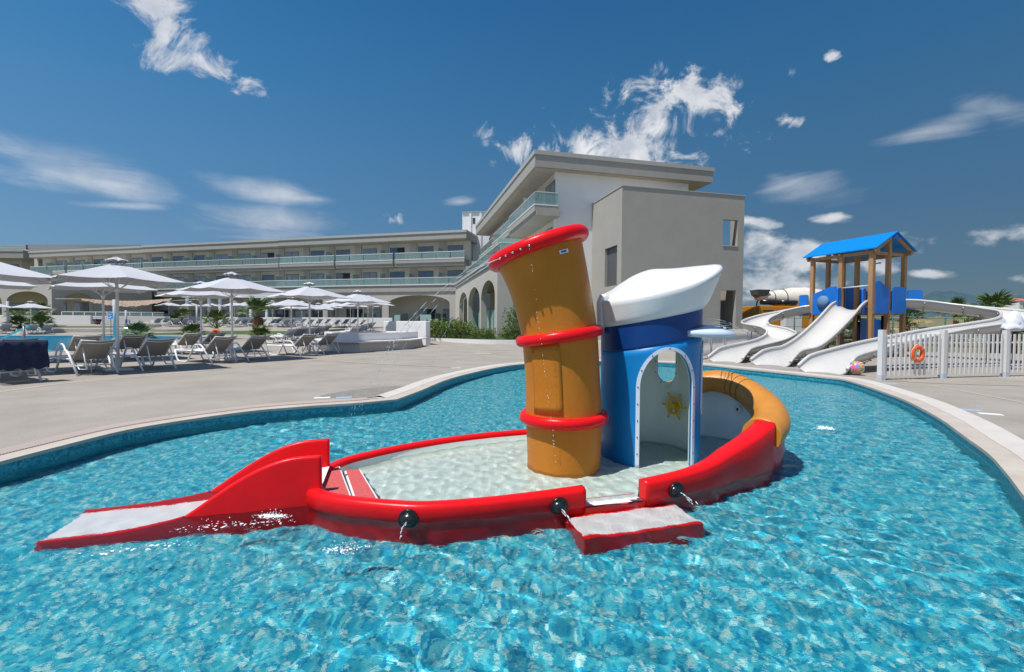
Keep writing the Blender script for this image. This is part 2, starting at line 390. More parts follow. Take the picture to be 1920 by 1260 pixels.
# deck sheet with holes (constrained triangulation over a height grid)
def deck():
    X0, X1, Y0, Y1 = -72, 15.5, -8, 59
    hole1 = offset_poly(POOL, .001); hole2 = offset_poly(POOL2, .001)
    vs = []; es = []
    def loop(p):
        s = len(vs); vs.extend([Vector((q[0], q[1])) for q in p]); es.extend([(s+i, s+(i+1) % len(p)) for i in range(len(p))])
    out = [(X0, Y0), (15.5, Y0), (30, 11), (30, 20), (15.5, 24), (X1, 30), (4, 32.6), (-1, 31), (-9, Y1), (X0, Y1)]
    loop(out); loop(hole1); loop(hole2)
    x = X0+1
    while x < X1:
        y = 20.5
        while y < Y1-1:
            if inside(out, x, y): vs.append(Vector((x, y)))
            y += 2
        x += 2
    v2, e2, f2, _, _, _ = delaunay_2d_cdt(vs, es, [], 0, 1e-4)
    mb = MB(); keep = []
    for f in f2:
        cx = sum(v2[i].x for i in f)/len(f); cy = sum(v2[i].y for i in f)/len(f)
        if inside(out, cx, cy) and not inside(hole1, cx, cy) and not inside(hole2, cx, cy): keep.append(f)
    mb.add([Vector((v.x, v.y, g(v.x, v.y))) for v in v2], keep)
    return tag(mb.build('pool_deck', M_deck), kind='structure')
deck()
# coping, channel, bands
ring_strip('pool_coping', POOL, -.012, .20, -.03, .006, M_cope)
leftsel = lambda p: p.x < P(700, 752).x and p.y < 8 and p.y > -1.5
ring_strip('white_kerb_band', POOL, .201, .50, -.01, .010, M_band, sel=lambda p: not leftsel(p))
ring_strip('gutter_channel', POOL, .201, .42, -.01, .005, mat('gutter_dark', (.30, .22, .17), .8), sel=leftsel)
def gutter():
    a = offset_poly(POOL, .215); b = offset_poly(POOL, .435); n = len(a); mb = MB()
    for i in range(n):
        j = (i+1) % n
        if not (leftsel(a[i]) and leftsel(a[j])): continue
        L_ = (a[j]-a[i]).length; k = max(1, int(L_/.024))
        for q in range(k):
            t0 = q/k; t1 = (q+.62)/k
            pa, pb, pc, pd = a[i].lerp(a[j], t0), a[i].lerp(a[j], t1), b[i].lerp(b[j], t1), b[i].lerp(b[j], t0)
            vs = [Vector((p.x, p.y, z)) for z in (.006, .014) for p in (pa, pb, pc, pd)]
            mb.add(vs, [(4, 5, 6, 7), (0, 1, 5, 4), (1, 2, 6, 5), (2, 3, 7, 6), (3, 0, 4, 7)])
    # three long ribs lying over the bars
    o = mb.build('gutter_grating', mat('grating_white', (.50, .42, .37), .6), recalc=False)
    tag(o, 'long curved pinkish white slotted gutter grating along the left pool edge', 'grating')
    o['kind'] = 'stuff'
gutter()
POOLi = POOL
walls('pool_wall', POOLi, FZ, 0, M_mosw)
poly_sheet('pool_floor', POOLi, FZ, M_mos)
walls('back_pool_wall', POOL2, -1.2, 0, mat('deep_mosaic', (.02, .30, .42), .4, var=.2, vscale=8))
poly_sheet('back_pool_floor', POOL2, -1.2, mat('deep_pool_floor', (.03, .50, .68), .4, var=.12, vscale=1.5))
ring_strip('back_pool_coping', POOL2, -.012, .35, -.03, .006, M_cope)
W_pool2 = water_mat('back_pool_water', (.80, .96, .98), .25, 5, refr=.0, pol=.4)
poly_sheet('back_pool_water', POOL2, -.08, W_pool2)

# deck joint strips
def strip(name, pts, w, dz=.004, m=M_joint):
    c = crom([Vector(p) for p in pts], 8); mb = MB(); vs = []; fs = []
    for i, p in enumerate(c):
        t = (c[min(i+1, len(c)-1)]-c[max(i-1, 0)]); t.z = 0; t.normalize(); nn = Vector((-t.y, t.x, 0))*w/2
        for q in (p+nn, p-nn): vs.append(Vector((q.x, q.y, g(q.x, q.y)+dz)))
    for i in range(len(c)-1): fs.append((2*i, 2*i+1, 2*i+3, 2*i+2))
    mb.add(vs, fs); return tag(mb.build(name, m), kind='structure')
strip('deck_joint_strip', [P(*p) for p in [(-150, 760), (0, 735), (140, 717), (330, 700), (480, 685), (575, 676), (712, 655.5), (850, 648)]], .13)
strip('deck_joint_strip', [P(*p) for p in [(470, 668), (552, 672.5), (700, 682), (860, 689)]], .13, .008)
strip('deck_joint_strip', [P(*p) for p in [(1655, 714.5), (1740, 723), (1830, 738), (1930, 757)]], .09)
strip('deck_joint_strip', [P(*p) for p in [(1660, 713.5), (1760, 719), (1930, 724)]], .08, .008)
wp = [P(*p) for p in [(600, 743), (640, 735), (690, 728), (757, 724), (735, 736), (700, 745.5), (650, 746)]]
poly_sheet('wet_patch', [Vector((p.x, p.y, 0)) for p in crom(wp, 4, True)], .0045, mat('wet_concrete', (.26, .225, .19), .45, var=.2, vscale=6))

# terrain to the horizon, hills
def terrain():
    M_g = mat('dry_ground', (.10, .115, .05), .95, c2=(.22, .17, .10), vscale=.05, bump=.3, bscale=2, det=8)
    mb = MB()
    xs = [-9000, -3000, -900, -300, -120, -75, -40, -10, 12, 20, 30, 40, 60, 90, 150, 300, 900, 3000, 9000]
    ys = [-6000, -800, -100, -9.5, 3, 14, 22, 30, 40, 60, 90, 150, 300, 700, 1500, 3000, 12000]
    vs = []
    for y in ys:
        for x in xs:
            z = -.9
            if x >= 15 and 10 < y: z = -.25
            if y > 90: z = -.6+min(12, (y-90)*.012)
            if x > 40 and y > 300: z += 8
            if x < 15 and y < 61 and y > -9: z = -2.2
            vs.append(Vector((x, y, z)))
    n = len(xs)
    mb.add(vs, [(j*n+i, j*n+i+1, (j+1)*n+i+1, (j+1)*n+i) for j in range(len(ys)-1) for i in range(n-1)])
    tag(mb.build('ground', M_g), kind='structure')
terrain()
def hills():
    prof = [(1000, 596), (1300, 590), (1420, 584), (1560, 585), (1640, 582), (1690, 571), (1725, 560), (1752, 546), (1770, 547), (1785, 545.5), (1800, 549), (1830, 552), (1880, 554), (1925, 553.5), (1990, 556), (2150, 566), (2400, 575)]
    c = crom([Vector((a, b, 0)) for a, b in prof], 6); rows = []
    for p in c:
        d = 5200; r = ray(p.x, p.y); t = d/r.y; top = Vector((r.x*t, d, CAMH+r.z*t))
        jit = 10*math.sin(p.x*.13)+7*math.sin(p.x*.37)
        rows.append([Vector((top.x*.72, d*.72, -20)), Vector((top.x*.80, d*.80, top.z*.28+jit)), Vector((top.x*.88, d*.88, top.z*.62-jit)), Vector((top.x*.95, d*.95, top.z*.86+jit*.6)), Vector((top.x, d, top.z)), Vector((top.x*1.3, d*1.3, -20))])
    mb = MB(); mb.loft(rows, closed=False)
    tag(mb.build('hills', mat('far_hills', (.028, .065, .085), 1, c2=(.045, .10, .125), vscale=.004, det=8)), kind='structure')  # blue of the distant haze is put into the hill colour
    rows = []
    for i in range(60):
        a = -1.25+i*.045; d = 1500; h = 11+5*math.sin(i*1.3)+4*math.sin(i*.45)
        x, y = d*math.sin(a), d*math.cos(a)
        rows.append([Vector((x*.7, y*.7, -3)), Vector((x*.9, y*.9, h*.7)), Vector((x, y, h)), Vector((x*1.2, y*1.2, -3))])
    mb = MB(); mb.loft(rows, closed=False)
    tag(mb.build('low_hills', mat('low_hill_scrub', (.05, .075, .04), 1, c2=(.13, .12, .07), vscale=.01, det=8)), kind='structure')
hills()

# ================================================================== THE TUGBOAT
M_red = mat('red_gelcoat', (.78, .008, .012), .3, var=.06, vscale=5, bump=.06, bscale=14, coat=.03, spec=.2)
M_redd = mat('red_gelcoat_dull', (.58, .02, .02), .4, var=.1, vscale=5, bump=.08, bscale=14)
M_brown = mat('brown_gelcoat', (.50, .165, .015), .40, c2=(.56, .205, .026), vscale=3, bump=.12, bscale=30, coat=.05, streak=.35, spec=.18)
M_cush = mat('brown_padding', (.50, .20, .024), .38, c2=(.57, .24, .034), vscale=6, bump=.10, bscale=40, coat=.1)
M_blue = mat('bright_blue_gelcoat', (.002, .20, .52), .38, var=.06, vscale=3, bump=.06, bscale=20, spec=.35)
M_navy = mat('navy_gelcoat', (.002, .045, .20), .38, var=.07, vscale=3, bump=.08, bscale=20, spec=.35)
M_cream = mat('pale_mint_gelcoat', (.76, .86, .79), .4, c2=(.84, .90, .84), vscale=3, bump=.05, bscale=12)
M_floor = mat('boat_floor_white', (.74, .84, .79), .5, c2=(.84, .90, .86), vscale=7)
M_hat = mat('white_gelcoat', (.74, .745, .74), .32, var=.025, vscale=3, bump=.18, bscale=5, coat=.2)
M_black = mat('black_rubber', (.012, .013, .015), .25, bump=.05)
M_yel = mat('yellow_plastic', (.85, .50, .01), .35)
M_steel = mat('bolt_steel', (.12, .12, .13), .35, metal=1)
M_flange = mat('pale_blue_flange', (.62, .70, .80), .4)
boat = empty('tugboat', (.6, 4.6, FZ), 0, 'red tugboat play structure with tan funnel, blue cabin and white cap roof', 'play boat')
# plan: x, y, rim height, section (0 red, 1 padded)
H0 = [(-1.74, 3.95, .0), (-1.66, 3.60, .01), (-1.48, 3.40, .01), (-1.2, 3.28, .01), (-.85, 3.205, .01), (-.59, 3.19, .01), (-.19, 3.27, .01), (.23, 3.39, .015), (.58, 3.485, .03)]
H1 = [(1.08, 3.62, .035), (1.51, 3.80, .06), (1.80, 3.94, .105), (2.04, 4.10, .16), (2.34, 4.27, .245), (2.58, 4.44, .32)]
H2 = [(2.58, 4.44, .33), (2.84, 4.70, .40), (2.99, 5.02, .49), (2.99, 5.38, .60), (2.86, 5.70, .69), (2.62, 5.93, .70), (2.3, 6.04, .62), (2.0, 6.05, .52), (1.75, 6.03, .40)]
H3 = [(1.75, 6.03, .30), (1.35, 5.95, .16), (.9, 5.83, .06), (.5, 5.71, .02), (.17, 5.6, .0), (-.25, 5.44, 0), (-.68, 5.22, 0), (-1.1, 4.93, 0), (-1.43, 4.62, 0), (-1.65, 4.33, 0), (-1.74, 3.95, 0)]
h0 = crom(H0, 6); h1 = crom(H1, 6); h2 = crom(H2, 6); h3 = crom(H3, 6)
gapz = -.13
OUT = h0+h1[0:]+h2[1:]+h3[1:-1]
OUTplan = [Vector((p.x, p.y, 0)) for p in OUT]
ccw = area(OUTplan) > 0
def inw(plan, i, d):
    a, b, c = plan[i-1], plan[i], plan[(i+1) % len(plan)]
    t = Vector((c.x-a.x, c.y-a.y, 0)); t.normalize(); nn = Vector((-t.y, t.x, 0)) if ccw else Vector((t.y, -t.x, 0))
    return Vector((b.x, b.y, 0))+nn*d
def idx(seg_start, k): return seg_start+k
i0, i1, i2, i3 = 0, len(h0), len(h0)+len(h1), len(h0)+len(h1)+len(h2)-1
N_ = len(OUT)
def sect(i, prof, zt):
    return [inw(OUTplan, i % N_, d).to_3d()+Vector((0, 0, z if absz else zt+z)) for d, z, absz in prof]
W_R = .085
def red_prof(zt, w=.10):
    r = .03
    return [(.03, FZ, 1), (.014, -.3, 1), (.012, -.135, 1), (.0, -.118, 1), (-.004, -r*1.2, 0), (.006, -.012, 0), (r, 0, 0), (w-r*.8, 0, 0), (w-.004, -.01, 0), (w+.004, -.03, 0), (w+.004, -.06, 0)]
def run(rng, zt_of, prof_of, name, m, cap=True):
    mb = MB(); rows = [sect(i, prof_of(i), zt_of(i)) for i in rng]
    mb.loft(rows, closed=False)
    if cap:
        for r_ in (rows[0], rows[-1]): mb.add(r_, [list(range(len(r_)))])
    return mb.build(name, m, boat, world=True)
def wred(i):
    if i >= i1 and i < i2+1: return lerp(.10, .20, sm((i-i1)/(i2-i1)))
    if i > i3: return lerp(.2, .10, sm((i-i3)/14))
    return .10
hull = run(range(i0, i1), lambda i: OUT[i].z, lambda i: red_prof(0, wred(i)), 'hull', M_red)
hull['label'] = 'low red hull side with rounded rim'
hb = run(range(i1, i2+1), lambda i: OUT[i].z, lambda i: red_prof(0, wred(i)), 'hull', M_red)
hb['label'] = 'rising red hull side towards the bow'
run(range(i3, N_+1), lambda i: OUT[i % N_].z, lambda i: red_prof(0, wred(i)), 'hull', M_red)
def bow_prof(i):
    return [(.05, FZ, 1), (.03, -.3, 1), (.02, -.118, 1), (.0, -.03, 1), (.0, -.16, 0), (.0, -.13, 0)]
run(range(i2, i3+1), lambda i: max(OUT[i].z-.06, .2), bow_prof, 'hull', M_red, cap=False)
def pad_prof(i):
    k = []; cxx, czz, a, b = .12, -.155, .165, .165
    for q in range(15):
        th = R(205 - q*17.5)
        k.append((cxx+a*math.cos(th)*-1*-1, czz+b*math.sin(th), 0))
    cxx = .135; a = .185; k = [(cxx - a*math.cos(R(-30+q*16)), czz + b*math.sin(R(-30+q*16))*1.02, 0) for q in range(16)]
    return k
pad = run(range(i2, i3+1), lambda i: OUT[i].z, pad_prof, 'bow_fender', M_cush); pad['label'] = 'tan padded fender round the raised bow'
seams = MB()
for ii in (i2+19, i2+21, i2+23):
    s_ = sect(ii, [(.135-.188*math.cos(R(-30+q*12)), -.155+.168*math.sin(R(-30+q*12)), 0) for q in range(21)], OUT[ii].z); seams.tube(s_, .004, 4)
seams.build('seam', mat('seam_dark', (.12, .05, .015), .6), boat, world=True)
# inner lining, from rim down to floor
def lin_rows():
    rows = []
    for i in list(range(i0, i1)):
        rows.append(sect(i, [(.102, -.02, 0), (.112, -.12, 1), (.16, -.19, 1), (.2, -.2, 1)], OUT[i].z))
    return rows
mb = MB(); mb.loft(lin_rows(), closed=False)
rows = [sect(i, [(wred(i), -.02, 0), (wred(i)+.012, -.12, 1), (wred(i)+.05, -.19, 1), (wred(i)+.1, -.2, 1)], OUT[i].z) for i in range(i1, i2+1)]; mb.loft(rows, closed=False)
rows = [sect(i, [(.21, -.20, 0), (.22, -.12, 1), (.25, -.19, 1), (.3, -.2, 1)], OUT[i].z) for i in range(i2, i3+1)]; mb.loft(rows, closed=False)
rows = [sect(i, [(wred(i), -.02, 0), (wred(i)+.012, -.12, 1), (wred(i)+.05, -.19, 1), (wred(i)+.1, -.2, 1)], OUT[i % N_].z) for i in range(i3, N_+1)]; mb.loft(rows, closed=False)
mb.build('lining', M_cream, boat, world=True)
innerfloor = [inw(OUTplan, i, .09) for i in range(N_)]
mb = MB(); mb.add([Vector((p.x, p.y, -.2)) for p in innerfloor], tessellate_polygon([innerfloor])); mb.build('boat_floor', M_floor, boat, world=True)
# hull notch sill and the two wide entry steps
def slab_pts(name, q, z0, z1, m, side=None, rim=None):
    """platform with its own top sheet: q = four plan corners"""
    if area(q) < 0: q = q[::-1]
    mb = MB(); mb.prism(q, z0, z1); o = mb.build(name, side or m, boat, world=True, bevel=.012)
    c = sum(q, Vector())/len(q); t = [c+(p-c)*(1-(rim or .05)) for p in q]
    mt = MB(); mt.prism(t, z1+.001, z1+.006); mt.build('tread', m, o, world=False) if False else None
    return o, t
def step(name, q, z0, z1, side, tread, inset):
    if area(q) < 0: q = q[::-1]
    mb = MB(); mb.prism(q, z0, z1); o = mb.build(name, side, boat, world=True, bevel=.012)
    c = sum(q, Vector())/len(q); n = len(q)
    t = offset_poly(q, -inset); mt = MB(); mt.prism(t, z1, z1+.006)
    tt = mt.build('tread', tread, None); 
    Mi = MW[boat.name].inverted()
    tt.data.transform(Mi); tt.parent = o
    return o
M_tread = mat('white_grip_tread', (.78, .80, .80), .6, c2=(.88, .89, .88), vscale=60, bump=.5, bscale=150)
M_rtread = mat('red_grip_tread', (.50, .06, .06), .7, c2=(.62, .13, .12), vscale=50, bump=.5, bscale=150)
gA = inw(OUTplan, i1-1, 0); gB = inw(OUTplan, i1, 0); gA2 = inw(OUTplan, i1-1, .16); gB2 = inw(OUTplan, i1, .16)
step('entry_sill', [gA-(gA2-gA)*.0, gB-(gB2-gB)*.0, gB2, gA2], FZ, -.128, M_red, M_tread, .022)
dn = (gA-gA2); dn.normalize(); dt = (gB-gA); dt.normalize()
q0 = gA+dt*-.17-dn*.002; q1 = gB+dt*.27-dn*.002
step('entry_step', [q0, q0+dn*.36, q1+dn*.36, q1], FZ, -.262, M_red, M_tread, .03)
# boarding steps inside the stern, white kerb edges
def pq(*a): return [P(x, y, z) for x, y, z in a]
sA = [P(600, 905, .0), P(636, 870, .0), P(655, 935, .0), P(612, 930, .0)]
sA = [P(597, 902, -.03), P(637, 872, -.03), P(660, 930, -.03), P(618, 940, -.03)]
step('boarding_step', [Vector((p.x, p.y, 0)) for p in sA], -.2, -.03, M_hat, M_rtread, .018)
sB = [P(645, 882, -.09), P(676, 880, -.09), P(713, 940, -.09), P(664, 938, -.09)]
step('boarding_step', [Vector((p.x, p.y, 0)) for p in sB], -.2, -.09, M_hat, M_rtread, .018)

# slide at the stern
sd_ = Vector((-.963, -.268, 0)); sp = Vector((-sd_.y, sd_.x, 0))          # along, across (towards far side is -sp?)
if sp.y < 0: sp = -sp
S0 = Vector((-1.50, 3.52, 0)); SW = .50
prof = [(-.02, .262), (.12, .262), (.26, .245), (.42, .19), (.58, .105), (.74, 0), (.9, -.11), (1.05, -.20), (1.25, -.275), (1.5, -.32), (1.78, -.345)]
bedp = [(-.02, .02), (.12, .0), (.26, -.04), (.42, -.10), (.58, -.17), (.74, -.235), (.9, -.29), (1.05, -.33), (1.25, -.36), (1.5, -.385), (1.78, -.40)]
pc = crom([Vector((a, 0, b)) for a, b in prof], 4); bc = crom([Vector((a, 0, b)) for a, b in bedp], 4)
def wall_slide(off, th, nm, lab):
    mb = MB(); rows = []
    for p in pc:
        base = S0+sd_*p.x+sp*off; r = th/2
        rows.append([base+sp*0+Vector((0, 0, FZ)), base+Vector((0, 0, p.z-r))]+[base+sp*(r-r*math.cos(a))+Vector((0, 0, p.z-r+r*math.sin(a))) for a in (R(35), R(70), R(110), R(145))]+[base+sp*th+Vector((0, 0, p.z-r)), base+sp*th+Vector((0, 0, FZ))])
    mb.loft(rows, closed=False); mb.add(rows[0], [list(range(8))]); mb.add(rows[-1], [list(range(8))])
    o = mb.build(nm, M_red, boat, world=True); o['label'] = lab
wall_slide(-.02, .05, 'slide_wall', 'near red side wall of the toddler slide'); wall_slide(SW, .05, 'slide_wall', 'far red side wall of the toddler slide')
mb = MB(); rows = []
for p in bc: rows.append([S0+sd_*p.x+sp*(.03)+Vector((0, 0, p.z)), S0+sd_*p.x+sp*SW+Vector((0, 0, p.z))])
mb.loft(rows, closed=False); mb.build('slide_bed', mat('slide_bed_white', (.82, .85, .87), .35), boat, world=True)

# funnel
FX, FY = .53, 4.57
def ringpts(c, r, tilt, n=40, dr=0):
    c = Vector(c); a = Vector((math.cos(tilt), 0, math.sin(tilt))); b = Vector((0, 1, 0))
    return [c+a*(r+dr)*math.cos(2*math.pi*k/n)+b*(r+dr)*math.sin(2*math.pi*k/n) for k in range(n)]
FS = [((.53, FY, -.3), .365, 0), ((.53, FY, 0), .368, 0), ((.525, FY, .37), .380, R(1)), ((.51, FY, .75), .372, R(4)), ((.475, FY, 1.18), .378, R(9)), ((.425, FY, 1.45), .385, R(12)), ((.35, FY, 1.75), .405, R(16)), ((.255, FY, 2.04), .445, R(19.5))]
def finter(t):
    t *= (len(FS)-1); i = min(int(t), len(FS)-2); k = t-i; P_ = lambda j: FS[max(0, min(len(FS)-1, j))]
    def cr(f):
        a, b, c, d = f(P_(i-1)), f(P_(i)), f(P_(i+1)), f(P_(i+2)); return .5*(2*b+(c-a)*k+(2*a-5*b+4*c-d)*k*k+(3*b-a-3*c+d)*k**3)
    return (cr(lambda s: s[0][0]), FY, cr(lambda s: s[0][2])), cr(lambda s: s[1]), cr(lambda s: s[2])
mb = MB(); mb.loft([ringpts(*finter(i/28)) for i in range(29)]); mb.loft([ringpts(*finter(1)), ringpts(finter(1)[0], finter(1)[1]-.03, finter(1)[2]), ringpts(finter(.7)[0], finter(.7)[1]-.03, finter(.7)[2])])
fun = mb.build('funnel', M_brown, boat, world=True); fun['label'] = 'tan leaning funnel with three red hoops'
def hoop(t, minor, dr, sq=1.0):
    c, r, ti = finter(t); mb = MB(); n = 44; up = Vector((-math.sin(ti), 0, math.cos(ti))); rings = []
    for k in range(n+1):
        th = 2*math.pi*k/n; o = Vector((math.cos(ti)*math.cos(th), math.sin(th), math.sin(ti)*math.cos(th)))
        rings.append([Vector(c)+o*(r+dr+minor*.75*math.cos(a))+up*minor*sq*math.sin(a) for a in [2*math.pi*q/10 for q in range(10)]])
    mb.loft(rings); o = mb.build('hoop', M_red, fun, world=False); o.data.transform(MW[boat.name].inverted()); return o
hoop(2/7, .055, .025); hoop(4/7, .055, .025); hoop(1, .068, .03)
def on_funnel(t, ang, dr=0):
    c, r, ti = finter(t); a = Vector((math.cos(ti), 0, math.sin(ti)))
    return Vector(c)+a*(r+dr)*math.cos(ang)+Vector((0, 1, 0))*(r+dr)*math.sin(ang)
def patch_f(name, t0, t1, a0, a1, dr, m, parent=fun, n=8, edge=False):
    mb = MB(); rows = [[on_funnel(lerp(t0, t1, i/n), lerp(a0, a1, j/n), dr) for j in range(n+1)] for i in range(n+1)]
    mb.loft(rows, closed=False)
    if edge:
        back_ = [[on_funnel(lerp(t0, t1, i/n), lerp(a0, a1, j/n), -.005) for j in range(n+1)] for i in range(n+1)]
        for A, B in ((rows[0], back_[0]), (rows[-1], back_[-1]), ([r[0] for r in rows], [r[0] for r in back_]), ([r[-1] for r in rows], [r[-1] for r in back_])): mb.loft([A, B], closed=False)
    o = mb.build(name, m); o.data.transform(MW[boat.name].inverted()); o.parent = parent; return o
pnl = patch_f('access_panel', 2.08/7+.02, 3.86/7, R(-143), R(-97), .007, M_brown, edge=True); 
for (t, a) in ((.33, R(-139)), (.33, R(-101)), (.53, R(-139)), (.53, R(-101))):
    mb = MB(); mb.ball(on_funnel(t, a, .010), .007, 8, 4); o = mb.build('bolt', M_steel); o.data.transform(MW[boat.name].inverted()); o.parent = fun
st = patch_f('maker_plate', .918, .932, R(-72), R(-59), .006, mat('plate_white', (.75, .77, .78), .4)); st['label'] = 'small white plate with a blue mark'
patch_f('plate_mark', .9215, .9285, R(-70), R(-62), .008, mat('plate_blue', (.02, .12, .35), .4))
NOZ = []
cT, rT, tT = finter(1)
for a in (-103, -112, -121, -130, -139):
    an = R(a); p = Vector(cT)+Vector((math.cos(tT), 0, math.sin(tT)))*(rT+.082)*math.cos(an)+Vector((0, 1, 0))*(rT+.082)*math.sin(an)
    p += Vector((-math.sin(tT), 0, math.cos(tT)))*-.012; NOZ.append(p)
    mb = MB(); mb.ball(p, .011, 10, 6); o = mb.build('nozzle', mat('chrome', (.75, .76, .78), .15, metal=1)); o.data.transform(MW[boat.name].inverted()); o.parent = fun

# cabin
CX, CY, CR = 1.515, 4.99, .525
def cyl(r, z0f, z1f, a0=0, a1=360, n=72, rows_=18):
    out = []
    for i in range(rows_+1):
        ring = []
        for k in range(n if a1-a0 >= 360 else n+1):
            th = R(a0+(a1-a0)*k/n); x = r*math.cos(th); y = r*math.sin(th)
            z0 = z0f(x, y) if callable(z0f) else z0f; z1 = z1f(x, y) if callable(z1f) else z1f
            ring.append(Vector((CX+x, CY+y, lerp(z0, z1, i/rows_))))
        out.append(ring)
    return out
bandlo = lambda x, y: 1.11+.205*x
bandhi = lambda x, y: 1.385+.205*x
def shell(name, ro, ri, zlo, zhi, m):
    a = cyl(ro, zlo, zhi); b = cyl(ri, zlo, zhi); mb = MB(); mb.loft(a+b[::-1]+[a[0]]); return mb.build(name, m, boat, world=True)
def cutter(ang, halfw, z0, zspring, ztop, flat_top=False, length=.5):
    """arched prism through the wall at direction ang"""
    d = Vector((math.cos(ang), math.sin(ang), 0)); s = Vector((-d.y, d.x, 0)); prof_ = [(-halfw, z0), (halfw, z0)]
    for q in range(0, 19):
        t = math.pi*q/18; prof_.append((halfw*math.cos(t), zspring+(ztop-zspring)*math.sin(t)))
    mb = MB(); rr = []
    for dd in (CR-length, CR+.35): rr.append([Vector((CX, CY, 0))+d*dd+s*u+Vector((0, 0, z)) for u, z in prof_])
    mb.loft(rr, True, True, True, smooth=False); return mb, prof_, d, s
def boolean(o, mb):
    c = mb.build('cut_tmp', M_blue); c.data.transform(MW[boat.name].inverted()); c.location = o.location
    c.parent = boat
    md = o.modifiers.new('b', 'BOOLEAN'); md.object = c; md.operation = 'DIFFERENCE'; md.solver = 'EXACT'
    bpy.context.view_layer.update()
    dg = bpy.context.evaluated_depsgraph_get(); me = bpy.data.meshes.new_from_object(o.evaluated_get(dg))
    o.modifiers.clear(); o.data = me; bpy.data.objects.remove(c)
DOOR_A = R(-86.5); WIN_A = R(49)
cab = shell('cabin_wall', CR, CR-.03, -.3, bandlo, M_blue); lin = shell('cabin_lining', CR-.031, CR-.045, -.3, lambda x, y: 1.3+.2*x, M_cream)
nav = shell('cabin_band', CR+.004, CR-.03, lambda x, y: bandlo(x, y)+.0, bandhi, M_navy)
DHW = .262
for o in (cab, lin):
    mb, dprof, dd_, ds_ = cutter(DOOR_A, DHW, -.35, .66, 1.045); boolean(o, mb)
    mb, wprof, wd, ws = cutter(WIN_A, .135, .62, .9, 1.02)
    # rounded-bottom window
    sp_ = [(.15*math.cos(t), .62-.17*math.sin(t)) for t in [math.pi*q/12 for q in range(13)]]+[(-.15*math.cos(t), .9+.18*math.sin(t)) for t in [math.pi*q/12 for q in range(13)]]; da_ = R(-12); d3 = Vector((math.cos(da_), math.sin(da_), 0)); s3 = Vector((-d3.y, d3.x, 0)); mb = MB(); mb.loft([[Vector((CX, CY, 0))+d3*dd+s3*u+Vector((0, 0, z)) for u, z in sp_] for dd in (CR-.3, CR+.3)], True, True, True, smooth=False); boolean(o, mb)
    wprof = [(.125*math.cos(t), .735-.125*math.sin(t)) for t in [math.pi*q/14 for q in range(15)]]+[(-.125, 1.06), (.125, 1.06)]
    mb = MB(); rr = [[Vector((CX, CY, 0))+wd*dd+ws*u+Vector((0, 0, z)) for u, z in wprof] for dd in (CR-.3, CR+.3)]; mb.loft(rr, True, True, True, smooth=False); boolean(o, mb)
def on_cyl(r, ang0, u, z):       # wrap a flat outline onto the cylinder
    off = math.asin(max(-1, min(1, u/CR))); a = ang0+off; return Vector((CX+r*math.cos(a), CY+r*math.sin(a), z))
def frame(name, ang0, outline, w, r, m, bolts=0, closed=False, sign=1):
    c = [Vector((u, z, 0)) for u, z in outline]; mb = MB(); rows = []
    for i, p in enumerate(c):
        a = c[max(i-1, 0)] if not closed else c[i-1]; b = c[min(i+1, len(c)-1)] if not closed else c[(i+1) % len(c)]
        t = (b-a).normalized(); nn = Vector((-t.y, t.x, 0))*sign
        q = p+nn*w
        rows.append([on_cyl(r, ang0, p.x, p.y), on_cyl(r+.014*(1 if r > CR-.02 else -1), ang0, p.x, p.y), on_cyl(r+.014*(1 if r > CR-.02 else -1), ang0, q.x, q.y), on_cyl(r, ang0, q.x, q.y)])
    mb.loft(rows, closed=True, smooth=False); o = mb.build(name, m, boat, world=True)
    if bolts:
        L_ = [0]
        for i in range(1, len(c)): L_.append(L_[-1]+(c[i]-c[i-1]).length)
        for k in range(bolts):
            s = L_[-1]*(k+.5)/bolts; i = max(j for j in range(len(L_)) if L_[j] <= s); i = min(i, len(c)-2); t_ = (s-L_[i])/(L_[i+1]-L_[i]+1e-9)
            p = c[i].lerp(c[i+1], t_); t = (c[i+1]-c[i]).normalized(); p = p+Vector((-t.y, t.x, 0))*sign*w*.5
            sg = 1 if r > CR-.02 else -1
            b_ = MB(); b_.ball(on_cyl(r+.015*sg, ang0, p.x, p.y), .0075, 8, 4); bo = b_.build('bolt', M_steel); bo.data.transform(MW[boat.name].inverted()); bo.parent = o
    return o
darc = [(DHW, z) for z in (-.25, 0, .2, .4, .55)]+[(DHW*math.cos(math.pi*q/24), .66+.385*math.sin(math.pi*q/24)) for q in range(25)]+[(-DHW, z) for z in (.55, .4, .2, 0, -.25)]
fr = frame('door_frame', DOOR_A, darc, .032, CR+.003, M_flange, bolts=17, sign=-1)
wout = [(.125, 1.05), (.125, .9)]+[(.125*math.cos(t), .735-.125*math.sin(t)) for t in [math.pi*q/14 for q in range(15)]]+[(-.125, .9), (-.125, 1.05)]
frame('window_frame', WIN_A, wout, .03, CR-.047, M_cream, bolts=8, sign=1)
sw = [(.16, z) for z in (.45, .7)]+[(.16*math.cos(math.pi*q/12), .9+.2*math.sin(math.pi*q/12)) for q in range(13)]+[(-.16, z) for z in (.7, .45, )]+[(-.1, .38), (.1, .38), (.16, .45)]
frame('window_frame', R(-12), sw, .03, CR+.003, M_flange, sign=-1)
